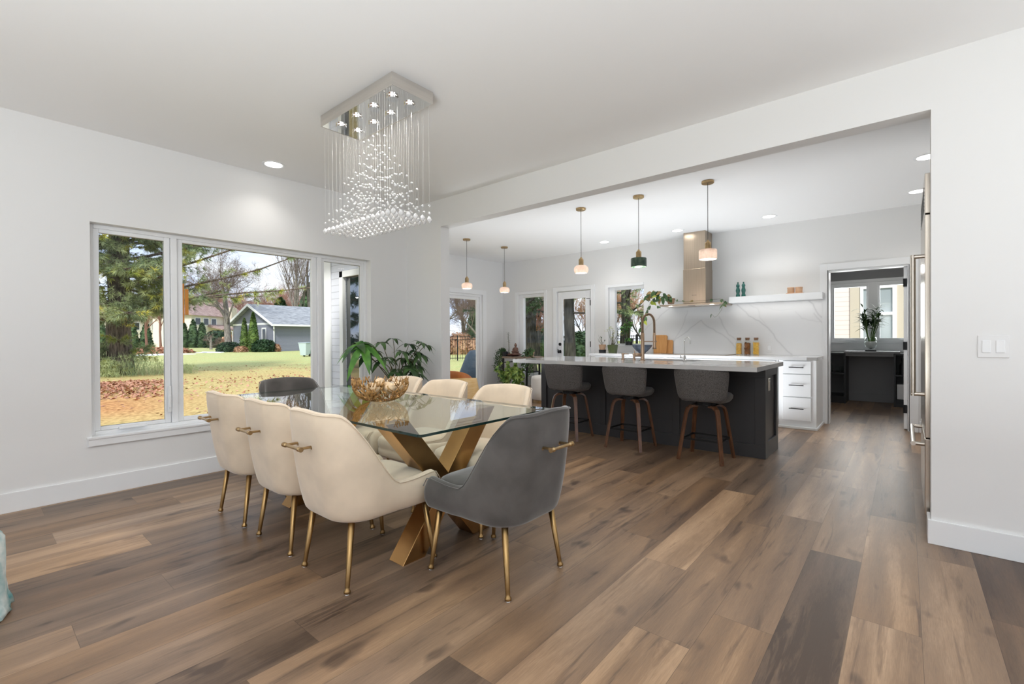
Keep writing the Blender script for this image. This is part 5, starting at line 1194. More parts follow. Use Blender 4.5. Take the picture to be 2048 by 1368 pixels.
# ------------------------------------------------------------------ refrigerator
fr_ = thing('refrigerator', 'built-in stainless refrigerator with tubular handles beside the opening, seen almost edge-on', 'refrigerator', (.45, 4.155, 0))
ox, oy = -.45, -4.155
MB().box(.131 + ox, .84 + ox, 3.705 + oy, 4.605 + oy, .10, 2.13).build('body', M['fridge'], fr_)
MB().box(.17 + ox, .82 + ox, 3.72 + oy, 4.59 + oy, 0, .10).build('toe_kick', M['blacklac'], fr_)
gp = MB().box(.09 + ox, .130 + ox, 3.70 + oy, 4.61 + oy, 1.893, 2.13).build('grille_panel', M['fridge'], fr_, bevel=.003)
m_ = MB()
for i in range(7): m_.box(.0885 + ox, .0905 + ox, 3.80 + oy, 4.5 + oy, 1.93 + i * .022, 1.937 + i * .022)
m_.build('vent_slot', M['black'], gp)
dr = MB().box(.09 + ox, .130 + ox, 3.70 + oy, 4.61 + oy, .560, 1.885).build('door', M['fridge'], fr_, bevel=.003)
MB().tube([(.038 + ox, 3.765 + oy, .80), (.038 + ox, 3.765 + oy, 1.66)], .013, 14).tube([(.03 + ox, 3.765 + oy, .812), (.09 + ox, 3.765 + oy, .812)], .012, 12).tube([(.03 + ox, 3.765 + oy, 1.648), (.09 + ox, 3.765 + oy, 1.648)], .012, 12).build('handle', M['nickel'], dr, smooth=True, auto=40)
dr = MB().box(.09 + ox, .130 + ox, 3.70 + oy, 4.61 + oy, .10, .552).build('drawer', M['fridge'], fr_, bevel=.003)
MB().tube([(.038 + ox, 3.78 + oy, .505), (.038 + ox, 4.53 + oy, .505)], .013, 14).tube([(.03 + ox, 3.795 + oy, .505), (.09 + ox, 3.795 + oy, .505)], .012, 12).tube([(.03 + ox, 4.515 + oy, .505), (.09 + ox, 4.515 + oy, .505)], .012, 12).build('handle', M['nickel'], dr, smooth=True, auto=40)
# tall cabinet beyond the fridge with wall ovens
tc_ = thing('tall_cabinet', 'white tall cabinet beyond the refrigerator', 'cabinet', (.5, 5.1, 0))
MB().box(-.34, .35, -.47, .40, 0, 2.3).build('body', M['cabinet'], tc_, bevel=.003)
for z0, z1 in ((.12, .70), (.72, 1.25), (1.27, 2.28)): MB().box(-.36, -.341, -.45, .38, z0, z1).build('door', M['cabinet'], tc_, bevel=.003)

# ------------------------------------------------------------------ pantry
yb_ = YP
lk = thing('storage_unit', 'black open shelving unit on the left of the pantry', 'shelf unit', (-1.14, 10.1, 0)); 
MB().box(-.36, .36, -.28, .28, .845, .875).build('top', M['blacklac'], lk)
MB().box(-.36, -.335, -.26, .29, 0, .844).box(.335, .36, -.26, .29, 0, .844).build('side', M['blacklac'], lk)
for z in (.50, .10): MB().box(-.334, .334, -.26, .29, z, z + .025).build('shelf', M['blacklac'], lk)
MB().box(-.334, .334, -.24, .29, 0, .099).build('plinth', M['blacklac'], lk)
rk2 = dup(lk, (.22, 10.1, 0), 0, 'black open shelving unit on the right of the pantry')
lk['group'] = rk2['group'] = 'black pantry shelving units'
tag(MB().box(-.80, -.06, 9.74, 10.39, .876, .905).box(-.779, -.141, 9.80, 10.39, .82, .8755).build('desk_top', M['greypanel'], None, bevel=.002), 'grey desk top spanning between the two black pantry units', 'desk top')
tag(MB().box(-.778, -.142, 10.385, 10.399, 0, .82).box(-.778, -.142, 10.365, 10.385, 0, .14).build('trim_9', M['greypanel'], None), kind='structure')
bl = M['jarglass']
for x, y, h_, r_, l in ((-1.02, 10.0, .22, .045, 'tall glass carafe on the left pantry shelf'), (-.90, 9.95, .10, .035, 'small drinking glass on the left pantry shelf'), (-.84, 10.05, .10, .035, 'small drinking glass on the left pantry shelf beside the shelf side')):
    q = MB().lathe([(.0001, 0), (r_, 0), (r_ * 1.05, h_ * .4), (r_ * .4, h_ * .75), (r_ * .5, h_), (r_ * .46, h_), (r_ * .36, h_ * .76), (r_, h_ * .4), (r_ * .9, .006), (.0001, .006)] if h_ > .15 else [(.0001, 0), (r_ * .85, 0), (r_, h_), (r_ * .94, h_), (r_ * .8, .008), (.0001, .008)], (0, 0, 0), 20).build('glassware', bl, None, smooth=True, loc=(x, y, .5255)); tag(q, l, 'glassware', 'glassware in the pantry')
for x, y, h_, r_, l in ((-.03, 9.98, .27, .04, 'dark bottle on the right pantry shelf'), (.04, 10.03, .24, .05, 'dark squat bottle behind the front one on the right pantry shelf')):
    q = MB().lathe([(.0001, 0), (r_, 0), (r_, h_ * .55), (r_ * .35, h_ * .75), (r_ * .35, h_), (.0001, h_)], (0, 0, 0), 20).build('bottle', M['blacklac'], None, smooth=True, auto=50, loc=(x, y, .5255)); tag(q, l, 'bottle', 'bottles in the pantry')
q = MB().box(-.10, .10, -.12, .12, 0, .24).build('storage_box', M['plate'], None, bevel=.004, loc=(.0, 10.0, .1255)); tag(q, 'pale box on the bottom shelf of the right pantry unit', 'box')
# lucky bamboo
bp_ = thing('potted_plant', 'lucky bamboo with long narrow leaves in a glass vase in the pantry', 'plant', (-.44, 9.93, .9055))
MB().box(-.075, .075, -.06, .06, 0, .02).build('stand', M['blacklac'], bp_, bevel=.003)
MB().lathe([(.0001, .021), (.035, .021), (.075, .07), (.095, .13), (.082, .20), (.072, .235), (.068, .235), (.078, .20), (.090, .13), (.070, .072), (.0001, .030)], (0, 0, 0), 28).build('vase', M['jarglass'], bp_, smooth=True)
MB().lathe([(.0001, .031), (.068, .074), (.088, .13), (.080, .165), (.0001, .165)], (0, 0, 0), 24).build('pebbles', M['plate'], bp_, smooth=True)
rg = random.Random(61); st_, lf = MB(), MB()
for i in range(11):
    a = rg.uniform(0, 6.28); bs0 = Vector((.03 * math.cos(a), .03 * math.sin(a), .10)); tp = Vector((.11 * math.cos(a + 1), .11 * math.sin(a + 1), rg.uniform(.45, .68))); mid = Vector((.05 * math.cos(a + .6), .05 * math.sin(a + .6), .28))
    st_.tube([bs0, bs0.lerp(mid, .5) + Vector((.012, 0, 0)), mid, mid.lerp(tp, .5), tp], [.009, .009, .009, .008, .006], 8)
    for k in range(20):
        u = rg.random(); p = mid.lerp(tp, .2 + .9 * u) + Vector((rg.uniform(-.03, .03), rg.uniform(-.03, .03), rg.uniform(0, .1))); lf.leaf(p, (rg.uniform(-1, 1), rg.uniform(-1, 1), rg.uniform(.1, 1.2)), rg.uniform(.14, .26), .026, None, .25, .45, 4)
st_.build('stalks', M['bamboostem'], bp_, smooth=True); lf.build('foliage', M['leafdk'], bp_, smooth=True)
# iron scroll light fitting hanging in the pantry
sl_ = thing('ceiling_lamp', 'small black iron scroll lamp hanging in the pantry', 'ceiling light', (-.42, 9.0, 2.44))
m_ = MB().tube([(0, 0, 0), (0, 0, -.16)], .006, 8).lathe([(.0001, 0), (.05, 0), (.05, -.012), (.0001, -.016)], (0, 0, 0), 20)
for k in range(4):
    a = k * math.pi / 2 + .3; pts = []
    for i in range(15):
        t = i / 14; r_ = .015 + .085 * math.sin(t * math.pi * .8); z = -.16 - .04 * math.sin(t * 7) - .02 * t; pts.append((r_ * math.cos(a), r_ * math.sin(a), z))
    m_.tube(pts, .005, 6)
m_.lathe([(.0001, -.26), (.012, -.245), (.006, -.225), (.016, -.205), (.006, -.18), (.0001, -.16)], (0, 0, 0), 12)
m_.build('scrollwork', M['black'], sl_, smooth=True)
MB().ball((0, 0, -.20), .028, 12, 8).build('bulb', M['lamp'], sl_, smooth=True)
d = bpy.data.lights.new('pantry_lamp', 'POINT'); d.energy = 9; d.shadow_soft_size = .05; d.color = (1, .97, .93)
o_ = bpy.data.objects.new('pantry_lamp', d); col.objects.link(o_); o_.parent = sl_; o_.location = (0, 0, -.30)
# ------------------------------------------------------------------ outside: ground
def gz(x, y):
    r_ = max(-x - 4.8 if y < 3.6 else -x - 6.7, y - 7.6, 0); 
    if y < 3.6: r_ = max(0, -x - 4.8)
    r2 = max(-x - 6.7, y - 7.6, 0) if y >= 3.6 else max(0, -x - 4.8)
    return -.32 + .36 * (1 - math.exp(-r2 / 9.0))
gv, gf, gc = [], [], []
gx_ = [-130 + i * 5 for i in range(17)] + [-45 + i * 1.25 for i in range(1, 33)] + [-4.5, 0, 6, 12]
gy_ = [-60, -40, -25, -15, -8] + [-4 + i * 1.0 for i in range(36)] + [33, 36, 40, 45, 50, 58, 66, 78, 95, 120]
for y in gy_:
    for x in gx_:
        z = gz(x, y)
        if x > -4.9 and y < 11: z = -.34
        if -7.2 < x <= -4.9 and 3.0 < y < 8: z = -.34
        gv.append((x, y, z)); dd = math.hypot(x, y)
        g_ = smooth(17, 27, dd) * (1 - .75 * smooth(50, 60, dd)) ; g_ = -.05 + .75 * g_ if y < 13 else .75
        # needle litter under the pine
        az = math.degrees(math.atan2(y, -x)); lt = (1 - smooth(5, 14, abs(az - 5))) * smooth(9.5, 11, dd) * (1 - smooth(13, 15, dd)) * .85
        gc.append((0, g_, lt, 1))
nxg = len(gx_)
for j in range(len(gy_) - 1):
    for i in range(nxg - 1): gf.append((j * nxg + i, j * nxg + i + 1, (j + 1) * nxg + i + 1, (j + 1) * nxg + i))
me = bpy.data.meshes.new('ground'); me.from_pydata(gv, [], gf); ca = me.color_attributes.new('lawn', 'FLOAT_COLOR', 'POINT')
for i, c_ in enumerate(gc): ca.data[i].color = c_
me.materials.append(M['lawn']); me.polygons.foreach_set('use_smooth', [True] * len(me.polygons)); me.update()
go = bpy.data.objects.new('ground', me); col.objects.link(go); go['kind'] = 'structure'
# fallen leaves round the pine
rg = random.Random(71); m_ = MB()
def card(mb, p, s_, rg):
    a = Vector((rg.uniform(-1, 1), rg.uniform(-1, 1), rg.uniform(-.6, .6))).normalized() * s_; b = a.cross(Vector((rg.uniform(-.5, .5), rg.uniform(-.5, .5), 1))).normalized() * s_ * .7
    mb.add([p - a - b * .3, p - b, p + a * .9, p + b], [(0, 1, 2, 3)])
for i in range(15000):
    r_ = rg.uniform(13, 17.8) if rg.random() < .85 else rg.uniform(11, 19); az = R(rg.uniform(-4, 30)); x, y = -r_ * math.cos(az), r_ * math.sin(az)
    k = smooth(10, 14, r_); 
    if rg.random() > (.25 + .75 * math.exp(-((r_ - 15.4 + (math.degrees(az) - 8) * -.02) / 1.6) ** 2)) * (1 - .93 * smooth(10.5, 15, math.degrees(az))): continue
    card(m_, Vector((x, y, gz(x, y) + rg.uniform(.005, .10 * math.exp(-((r_ - 15.4) / 1.5) ** 2) + .02))), rg.uniform(.03, .06), rg)
tag(m_.build('fallen_leaves', M['deadleaf'], None), 'drift of brown fallen leaves at the foot of the big pine', 'fallen leaves', kind='stuff')
m_ = MB()
for i in range(700):
    r_ = rg.uniform(9, 24); az = R(rg.uniform(12, 34)); x, y = -r_ * math.cos(az), r_ * math.sin(az); card(m_, Vector((x, y, gz(x, y) + .01)), rg.uniform(.02, .045), rg)
tag(m_.build('scattered_leaves', M['deadleaf'], None), 'few brown leaves scattered over the yellow lawn', 'fallen leaves', kind='stuff')

# ------------------------------------------------------------------ trees
def branch_tree(mb, tw, base, hgt, r0, rg, levels=4, spread=.5, lean=(0, 0), nb=(3, 5), first=.3, up=.25, wig=.06, twigs=True, maxn=4000, seg0=10):
    cnt = [0]
    def grow(p, d, ln, r_, lv):
        if cnt[0] > maxn: return
        cnt[0] += 1
        n = 6 if lv == 0 else 4; pts = [p]; q = p.copy(); dd = d.copy()
        for i in range(n):
            dd = (dd + Vector([rg.uniform(-wig, wig) * (1 + lv) for _ in range(3)]) + Vector((0, 0, up * .1))).normalized(); q = q + dd * (ln / n); pts.append(q.copy())
        tgt = mb if lv < 3 or tw is None else tw
        rs = [max(.006, r_ * (1 - (.45 if lv == 0 else .6) * i / n)) for i in range(n + 1)]
        if lv == 0: rs[0] = r_ * 1.25
        tgt.tube(pts, rs, seg0 if lv == 0 else (6 if lv == 1 else 3 if lv > 2 else 4), caps=False)
        if lv >= levels: return
        k = rg.randint(*nb) + (1 if lv == 0 else 0)
        for j in range(k):
            t = first + (1 - first) * (j + rg.random()) / k if lv == 0 else rg.uniform(.25, 1); fi = t * n; i0 = min(n - 1, int(fi)); pp = pts[i0].lerp(pts[i0 + 1], fi - i0)
            a = rg.uniform(0, 6.283); o_ = dd.orthogonal().normalized(); s_ = o_ * math.cos(a) + dd.cross(o_) * math.sin(a)
            nd = (dd * (1 - spread) + s_ * spread * rg.uniform(.7, 1.3) + Vector((0, 0, up))).normalized()
            grow(pp, nd, ln * rg.uniform(.5, .72), rs[i0] * rg.uniform(.4, .62), lv + 1)
        grow(pts[-1], dd, ln * .62, rs[-1], lv + 1)
    grow(Vector(base), Vector((lean[0], lean[1], 1)).normalized(), hgt, r0, 0)
def bare_tree(label, loc, hgt, r0, seed, m1=None, m2=None, group=None, name='bare_tree', **kw):
    rg = random.Random(seed); t = thing(name, label, 'tree', loc, group=group); a, b = MB(), MB()
    branch_tree(a, b, (0, 0, -.1), hgt, r0, rg, **kw); a.build('trunk', m1 or M['bark2'], t, smooth=True); b.build('twigs', m2 or M['twig'], t); return t
def needles(mb, p, d, n, ln, rg, w_=.004):
    d = d.normalized(); o_ = d.orthogonal().normalized(); c = d.cross(o_)
    for i in range(n):
        a = rg.uniform(0, 6.283); q = (d * rg.uniform(.3, 1.1) + (o_ * math.cos(a) + c * math.sin(a)) * rg.uniform(.4, 1)).normalized() + Vector((0, 0, -.15)); l_ = ln * rg.uniform(.7, 1.2)
        s_ = q.cross(Vector((rg.uniform(-1, 1), rg.uniform(-1, 1), rg.uniform(-1, 1)))).normalized() * w_
        mb.add([p - s_, p + s_, p + q * l_], [(0, 1, 2)])
def pine(label, loc, hgt, r0, seed, limbs, clump=26, nl=.16, w_=.006, fmat=None, tmat=None, dens=1.0, name='pine_tree', lean=(0, 0), extra=None, yel=.12):
    rg = random.Random(seed); t = thing(name, label, 'tree', loc); tr_, fo_, fy = MB(), MB(), MB()
    n = 12; pts = [Vector((lean[0] * i / n * hgt + rg.uniform(-.04, .04), lean[1] * i / n * hgt + rg.uniform(-.04, .04), -.3 + (hgt + .3) * i / n)) for i in range(n + 1)]
    tr_.tube(pts, [r0 * (1.25 if i == 0 else 1 - .6 * i / n) for i in range(n + 1)], 16, caps=False)
    for lm_ in limbs:
        z, az, ln, sl, r_ = lm_[:5]; dn = lm_[5] if len(lm_) > 5 else 1
        f_ = (z + .3) / (hgt + .3) * n; i0 = max(0, min(n - 1, int(f_))); p = pts[i0].lerp(pts[i0 + 1], f_ - i0)
        d = Vector((math.cos(az), math.sin(az), sl)).normalized(); lp_ = [p]; q = p.copy(); m = 8
        for i in range(m):
            d = (d + Vector((rg.uniform(-.10, .10), rg.uniform(-.10, .10), rg.uniform(-.05, .09)))).normalized(); q = q + d * ln / m; lp_.append(q.copy())
        tr_.tube(lp_, [max(.008, r_ * (1 - .8 * i / m)) for i in range(m + 1)], 6, caps=False)
        for k in range(int(ln * 5.5 * dens * dn)):
            u = rg.uniform(.22, 1); fi = u * m; i1 = min(m - 1, int(fi)); b = lp_[i1].lerp(lp_[i1 + 1], fi - i1); dl = (lp_[i1 + 1] - lp_[i1]).normalized()
            sd_ = dl.cross(Vector((0, 0, 1))).normalized() * rg.choice([-1, 1]); e = b + (dl * .6 + sd_ * rg.uniform(.3, 1) + Vector((0, 0, rg.uniform(-.35, .3)))) * rg.uniform(.25, .75) * (1.25 - .5 * u)
            tr_.tube([b, b.lerp(e, .5) + Vector((0, 0, .03)), e], [.010, .007, .004], 3, caps=False)
            tgt = fy if rg.random() < yel else fo_
            for j in range(3): needles(tgt, b.lerp(e, .45 + .27 * j), (e - b), clump, nl, rg, w_)
    if extra: extra(tr_, fo_, fy, rg)
    tr_.build('trunk', tmat or M['bark'], t, smooth=True); fo_.build('foliage', fmat or M['needle'], t)
    if fy.v: fy.build('yellow_foliage', M['needley'], t)
    return t
rg = random.Random(5); limbs = []
for i in range(95):
    z = rg.uniform(2.0, 6.4); az_ = rg.uniform(0, 6.283) if i > 60 else rg.uniform(-1.7, 1.5); limbs.append((z, az_, rg.uniform(.8, 2.7), rg.uniform(-.25, .25), rg.uniform(.015, .04)))
limbs += [(1.9, R(66), 3.2, .20, .13, .5), (2.3, R(52), 8.4, .03, .05, .06), (2.6, R(50), 7.4, .10, .05, .15), (3.3, R(42), 7.4, .10, .05, .3), (3.9, R(44), 8.2, .08, .05, .6), (2.5, R(48), 5.2, .03, .05, .35), (4.6, R(50), 7.0, .10, .05, .5), (2.1, R(35), 3.2, .0, .06), (1.75, R(-20), 2.6, -.05, .06), (2.4, R(-50), 3.0, .0, .06), (3.0, R(10), 3.0, -.05, .06), (2.2, R(-5), 2.4, -.12, .05)]
for i in range(14): limbs.append((rg.uniform(.2, 1.1), rg.uniform(-2.2, .9), rg.uniform(.5, 1.1), rg.uniform(-.2, .1), .02))
pine('huge pine tree with a thick furrowed trunk outside the left pane of the big window', (-20.6, 3.5, gz(-20.6, 3.5)), 11, .38, 3, limbs, 22, .20, .0085, dens=2.3, yel=.22)
pine('dark conifer in the side yard, mirrored in the window of the bay', (-17, -4.2, gz(-17, -4.2)), 9, .25, 4, [(z_, z_ * 7.3, 1.2 + .25 * (8 - z_), -.1, .03) for z_ in [1.0 + .16 * k for k in range(42)]], 20, .22, .012, fmat=M['ever'], yel=0, dens=2.0)
# low brush at the foot of the pine
rg = random.Random(9); t = thing('brush', 'thin green brush growing round the foot of the big pine', 'shrub', (-19.7, 3.5, gz(-19.7, 3.5))); m_ = MB()
for i in range(650):
    p = Vector((rg.uniform(-.9, .8), rg.uniform(-1.7, 1.9), 0)); d = Vector((rg.uniform(-.5, .5), rg.uniform(-.5, .5), 1)); h_ = rg.uniform(.15, .75) * math.exp(-(p.y / 1.6) ** 2) + .1
    m_.tube([p, p + d * h_], [.004, .002], 3, caps=False); needles(m_, p + d * h_ * .8, d, 5, .12, rg, .004)
m_.build('stems', M['needle'], t)
# bare tree left behind, seen past the pine; and the big bare tree by the garage
bare_tree('large bare tree with a forked trunk standing left of the grey garage', (-47.3, 15.75, .0), 4.9, .34, 12, levels=5, spread=.52, nb=(4, 5), first=.45, up=.22, wig=.10, maxn=5200)
bare_tree('tall slim bare tree rising behind the garage roof, the nearer of two', (-60.0, 27.7, 0), 8.0, .30, 15, levels=4, spread=.35, nb=(4, 5), up=.5, maxn=2600)
bare_tree('tall slim bare tree behind the garage roof, nearest the window mullion', (-60.5, 30.0, 0), 8.5, .28, 16, levels=4, spread=.35, nb=(4, 5), up=.5, maxn=2600)
bare_tree('twisted bare crab-apple tree in front of the cream house', (-58.0, 17.6, .0), 1.6, .16, 18, levels=5, spread=.7, nb=(4, 5), up=.05, wig=.16, maxn=1800)
for i, (x, y, s) in enumerate(((-66, 13.6, 1.2), (-64, 11.5, 1.0), (-69, 15.6, 1.1))):
    bare_tree('thin bare tree far behind the pine, %s of three' % ('middle', 'leftmost', 'rightmost')[i], (x, y, 0), 4.2 * s, .14, 30 + i, m1=M['twigred'], m2=M['twigred'], levels=4, spread=.5, nb=(4, 6), up=.3, maxn=900, group='thin bare trees behind the pine')

def blob(mb, c, rx, ry, rz, n, s_, rg, shape='round'):
    for i in range(n):
        th_ = rg.uniform(0, 6.283)
        if shape == 'cone': v = rg.random() ** .9; k = (1 - v) ** .65 * (.35 + .65 * min(1, v * 6)); x, y, z = rx * k * math.cos(th_), ry * k * math.sin(th_), rz * v
        else:
            u = rg.uniform(-.35, 1); k = math.sqrt(max(0, 1 - u * u)) ** .7; x, y, z = rx * k * math.cos(th_), ry * k * math.sin(th_), rz * (u + .35) / 1.35
        f = rg.uniform(.86, 1.04); card(mb, Vector((c[0] + x * f, c[1] + y * f, c[2] + z)), s_ * rg.uniform(.6, 1.3), rg)
def core(mb, c, rx, ry, rz, shape='round'):
    if shape == 'cone': mb.lathe([(.6, 0), (.9, .12), (.8, .4), (.5, .75), (.001, .98)], (c[0], c[1], c[2]), 14, Matrix.Diagonal((rx * .92, ry * .92, rz, 1)))
    else: mb.lathe([(.8, 0), (.95, .3), (.85, .65), (.5, .9), (.001, .97)], (c[0], c[1], c[2]), 18, Matrix.Diagonal((rx * .94, ry * .94, rz, 1)))
def shrub(name, label, cat, loc, rx, ry, rz, m, n, s_, seed, shape='round', group=None):
    rg = random.Random(seed); mb = MB(); core(mb, (0, 0, 0), rx, ry, rz, shape); blob(mb, (0, 0, 0), rx, ry, rz, n, s_, rg, shape); o_ = mb.build(name, m, None, loc=loc); return tag(o_, label, cat, group)
shrub('arborvitae', 'narrow cone-shaped evergreen by the garage, the shorter left one', 'shrub', (-44.35, 16.05, 0), .42, .42, 3.0, M['arbor'], 1500, .10, 1, 'cone')
shrub('arborvitae', 'tall narrow cone-shaped evergreen by the garage, the taller right one', 'shrub', (-43.75, 16.55, 0), .55, .55, 3.5, M['arbor'], 1800, .10, 2, 'cone')
shrub('hedge', 'dark rounded yew hedge at the left corner of the garage', 'shrub', (-45.4, 15.2, -.05), 1.05, 1.0, .95, M['yew'], 1400, .09, 3)
shrub('hedge', 'dark clipped yew hedge under the small garage window', 'shrub', (-42.6, 17.0, -.05), 1.25, .95, 1.15, M['yew'], 1600, .09, 4)
shrub('ornamental_grass', 'low russet ornamental grass between the two garage hedges', 'shrub', (-43.6, 15.5, -.05), .55, .55, .6, M['russet'], 500, .08, 5)
shrub('shrub', 'small russet shrub at the near corner of the garage', 'shrub', (-41.9, 17.75, -.05), .35, .35, .75, M['russet'], 300, .08, 6)
for i, (px_, y_, s) in enumerate(((-72.5, 9.3, 3.2), (-72.5, 10.6, 3.6), (-72, 12.0, 3.0), (-71.4, 13.3, 3.4), (-71.2, 14.6, 3.3), (-72.9, 19.0, 3.3), (-72.4, 19.9, 3.8), (-72.0, 20.8, 3.4))):
    shrub('arborvitae', ('dark columnar evergreen in the far row %s, number %s from the left' % (('behind the pine', 'beside the cream house')[i > 4], ('one', 'two', 'three', 'four', 'five', 'one', 'two', 'three')[i])), 'shrub', (px_, y_, 0), .8, .8, s, M['ever'], 350, .22, 40 + i, 'cone', 'far evergreen row')
shrub('shrub', 'round dark evergreen shrub in front of the cream house', 'shrub', (-68.8, 21.6, 0), 1.5, 1.5, 2.3, M['yew'], 700, .16, 50)
shrub('shrub', 'russet shrub bank at the brick corner of the cream house', 'shrub', (-66, 22.8, 0), 2.6, 1.6, 1.7, M['russet'], 900, .16, 51)
shrub('spruce', 'broad dark spruce behind the garage roof at the right', 'tree', (-69.0, 34.4, 0), 3.2, 3.2, 9.6, M['ever'], 2200, .35, 52, 'cone')
shrub('spruce', 'dark spruce behind the garage roof, left of the broad one', 'tree', (-74.0, 32.0, 0), 2.6, 2.6, 7.5, M['ever'], 1600, .35, 53, 'cone')
# hazy far woods: rows of bare trees
src = bare_tree('bare grey-brown tree in the far woods behind the house and garage', (-88, 36, 0), 4.0, .16, 60, m1=M['twigred'], m2=M['twigred'], levels=4, spread=.5, nb=(5, 6), up=.3, maxn=1500, group='far bare woods')
rg = random.Random(77)
for i in range(20): dup(src, (-96 + rg.uniform(-8, 8), 29 + i * .95 + rg.uniform(-1, 1), 0), rg.uniform(0, 6.28), scale=rg.uniform(1.1, 1.5))
# ------------------------------------------------------------------ garage
def garage():
    t = thing('garage', 'detached grey garage with a grey shingle roof and white trim across the lawn', 'garage', (-43.45, 18.22, -.05))
    # local frame: origin near corner; u along the gable face (to the left), v along the long wall (to the right, away)
    P = Vector((-43.45, 18.22, 0)); Q = Vector((-50.9, 17.41, 0)); u = (Q - P).normalized(); v = Vector((-u.y, u.x, 0)) * -1
    if v.y < 0: v = -v
    W_ = 7.5; Ln = 12; He = 2.72; Hr = 4.45; g = .55
    def L(a, b, z): q = u * a + v * b; return (q.x, q.y, z)
    def quadbox(mb, pts, d):  # pts in (a,b,z) order polygon extruded by d (a,b,z)
        n = len(pts); vs = [L(*p) for p in pts] + [L(p[0] + d[0], p[1] + d[1], p[2] + d[2]) for p in pts]; mb.add(vs, [tuple(range(n)), tuple(range(n, 2 * n))[::-1]] + [(i, (i + 1) % n, n + (i + 1) % n, n + i) for i in range(n)])
    m_ = MB(); quadbox(m_, [(0, 0, -.3), (W_, 0, -.3), (W_, 0, He), (W_ / 2, 0, Hr - .1), (0, 0, He)], (0, .15, 0)); quadbox(m_, [(0, .15, -.3), (0, Ln, -.3), (0, Ln, He), (0, .15, He)], (.15, 0, 0)); m_.build('wall', M['siding'], t)
    sl = (Hr - He) / (W_ / 2)
    for s_ in (0, 1):
        m_ = MB(); e0, e1 = (-g, W_ / 2) if s_ == 0 else (W_ + g, W_ / 2); z0 = He - g * sl; quadbox(m_, [(e0, -.5, z0 + .02), (e1, -.5, Hr + .02), (e1, Ln, Hr + .02), (e0, Ln, z0 + .02)], (0, 0, .06)); m_.build('roof', M['shingle'], t)
    m_ = MB()
    for e0, e1 in ((-g, W_ / 2), (W_ + g, W_ / 2)): quadbox(m_, [(e0, -.52, He - g * sl + .10), (e1, -.52, Hr + .10), (e1, -.52, Hr - .14), (e0, -.52, He - g * sl - .12)], (0, .04, 0))
    quadbox(m_, [(-g - .08, -.5, He - g * sl + .06), (-g, -.5, He - g * sl + .06), (-g, -.5, He - g * sl - .10), (-g - .08, -.5, He - g * sl - .10)], (0, Ln, 0))
    quadbox(m_, [(0, -.03, He - .02), (W_, -.03, He - .02), (W_, -.03, He - .20), (0, -.03, He - .20)], (0, .03, 0))
    m_.build('fascia', M['trim'], t)
    m_ = MB(); quadbox(m_, [(-g, -.5, He - g * sl - .02), (0, -.5, He - .02), (0, Ln, He - .02), (-g, Ln, He - g * sl - .02)], (0, 0, .03)); m_.build('soffit', M['trim'], t)
    wn = MB(); 
    for a0, a1, z0, z1 in ((1.35, 1.45, .75, 2.25), (2.0, 2.1, .75, 2.25), (1.45, 2.0, .75, .87), (1.45, 2.0, 2.12, 2.25)): quadbox(wn, [(a0, -.04, z0), (a1, -.04, z0), (a1, -.04, z1), (a0, -.04, z1)], (0, .04, 0))
    wn = wn.build('window', M['trim'], t); m_ = MB(); quadbox(m_, [(1.45, -.02, .87), (2.0, -.02, .87), (2.0, -.02, 2.12), (1.45, -.02, 2.12)], (0, .02, 0)); m_.build('pane', M['darkglass'], wn)
    for a in (-.03, W_ + .03):
        m_ = MB().tube([L(a - (.5 if a < 1 else -.5), -.35, He - g * sl - .1), L(a - (.45 if a < 1 else -.45), -.30, He - g * sl - .35), L(a - .04, -.07, He - .75), L(a - .04, -.07, .1), L(a + (.9 if a < 1 else -.3), -.9, .05)], .055, 6); m_.build('downspout', M['trim'], t)
garage()
# cream house
hs = thing('house', 'cream two-storey house with a brown roof behind the big bare tree', 'house', (-88, 25.5, 0)); an = R(-60); hs.rotation_euler = (0, 0, R(38))
MB().box(-3, 3, -6.5, 6.5, -.3, 5.0).build('wall', M['creamhouse'], hs)
MB().prism([(-3.6, 4.8), (3.6, 4.8), (0, 7.6)], 'y', -7.1, 7.1).build('roof', M['roofbr'], hs)
MB().box(3.01, 3.6, 1.8, 6.4, -.3, 1.6).box(3.01, 4.2, 4.2, 6.4, -.3, 1.9).build('brick_base', M['brick'], hs)
MB().box(3.0, 4.4, .8, 2.2, -.3, 6.4).build('chimney', M['tanhouse'], hs)
MB().prism([(3.0, 3.1), (5.4, 2.6), (5.4, 2.75), (3.0, 3.5)], 'y', -3.0, 3.9).build('porch_roof', M['roofbr'], hs)
for y in (-5.2, -3.4, -1.6, 3.2, 5.2): 
    q = MB().box(3.01, 3.06, y - .65, y + .65, 3.3, 4.5).build('window', M['trim'], hs)
    MB().box(3.062, 3.08, y - .5, y + .5, 3.42, 4.38).build('pane', M['darkglass'], q)
for y in (-5.0, -2.2): 
    q = MB().box(3.01, 3.06, y - .8, y + .8, .6, 2.2).build('window', M['trim'], hs); MB().box(3.062, 3.08, y - .65, y + .65, .75, 2.05).build('pane', M['darkglass'], q)
h2 = thing('house', 'pale pinkish house far away behind the pine tree', 'house', (-94, 15.6, 0)); h2.rotation_euler = (0, 0, R(10))
MB().box(-3, 3, -6, 6, -.3, 4.6).build('wall', M['creamhouse'], h2); MB().prism([(-3.6, 4.5), (3.6, 4.5), (0, 7)], 'y', -6.6, 6.6).build('roof', M['roofbr'], h2)
for y in (-4, -1.3, 1.3, 4): 
    q = MB().box(3.01, 3.06, y - .6, y + .6, 2.6, 3.9).build('window', M['trim'], h2); MB().box(3.062, 3.08, y - .48, y + .48, 2.72, 3.78).build('pane', M['darkglass'], q)
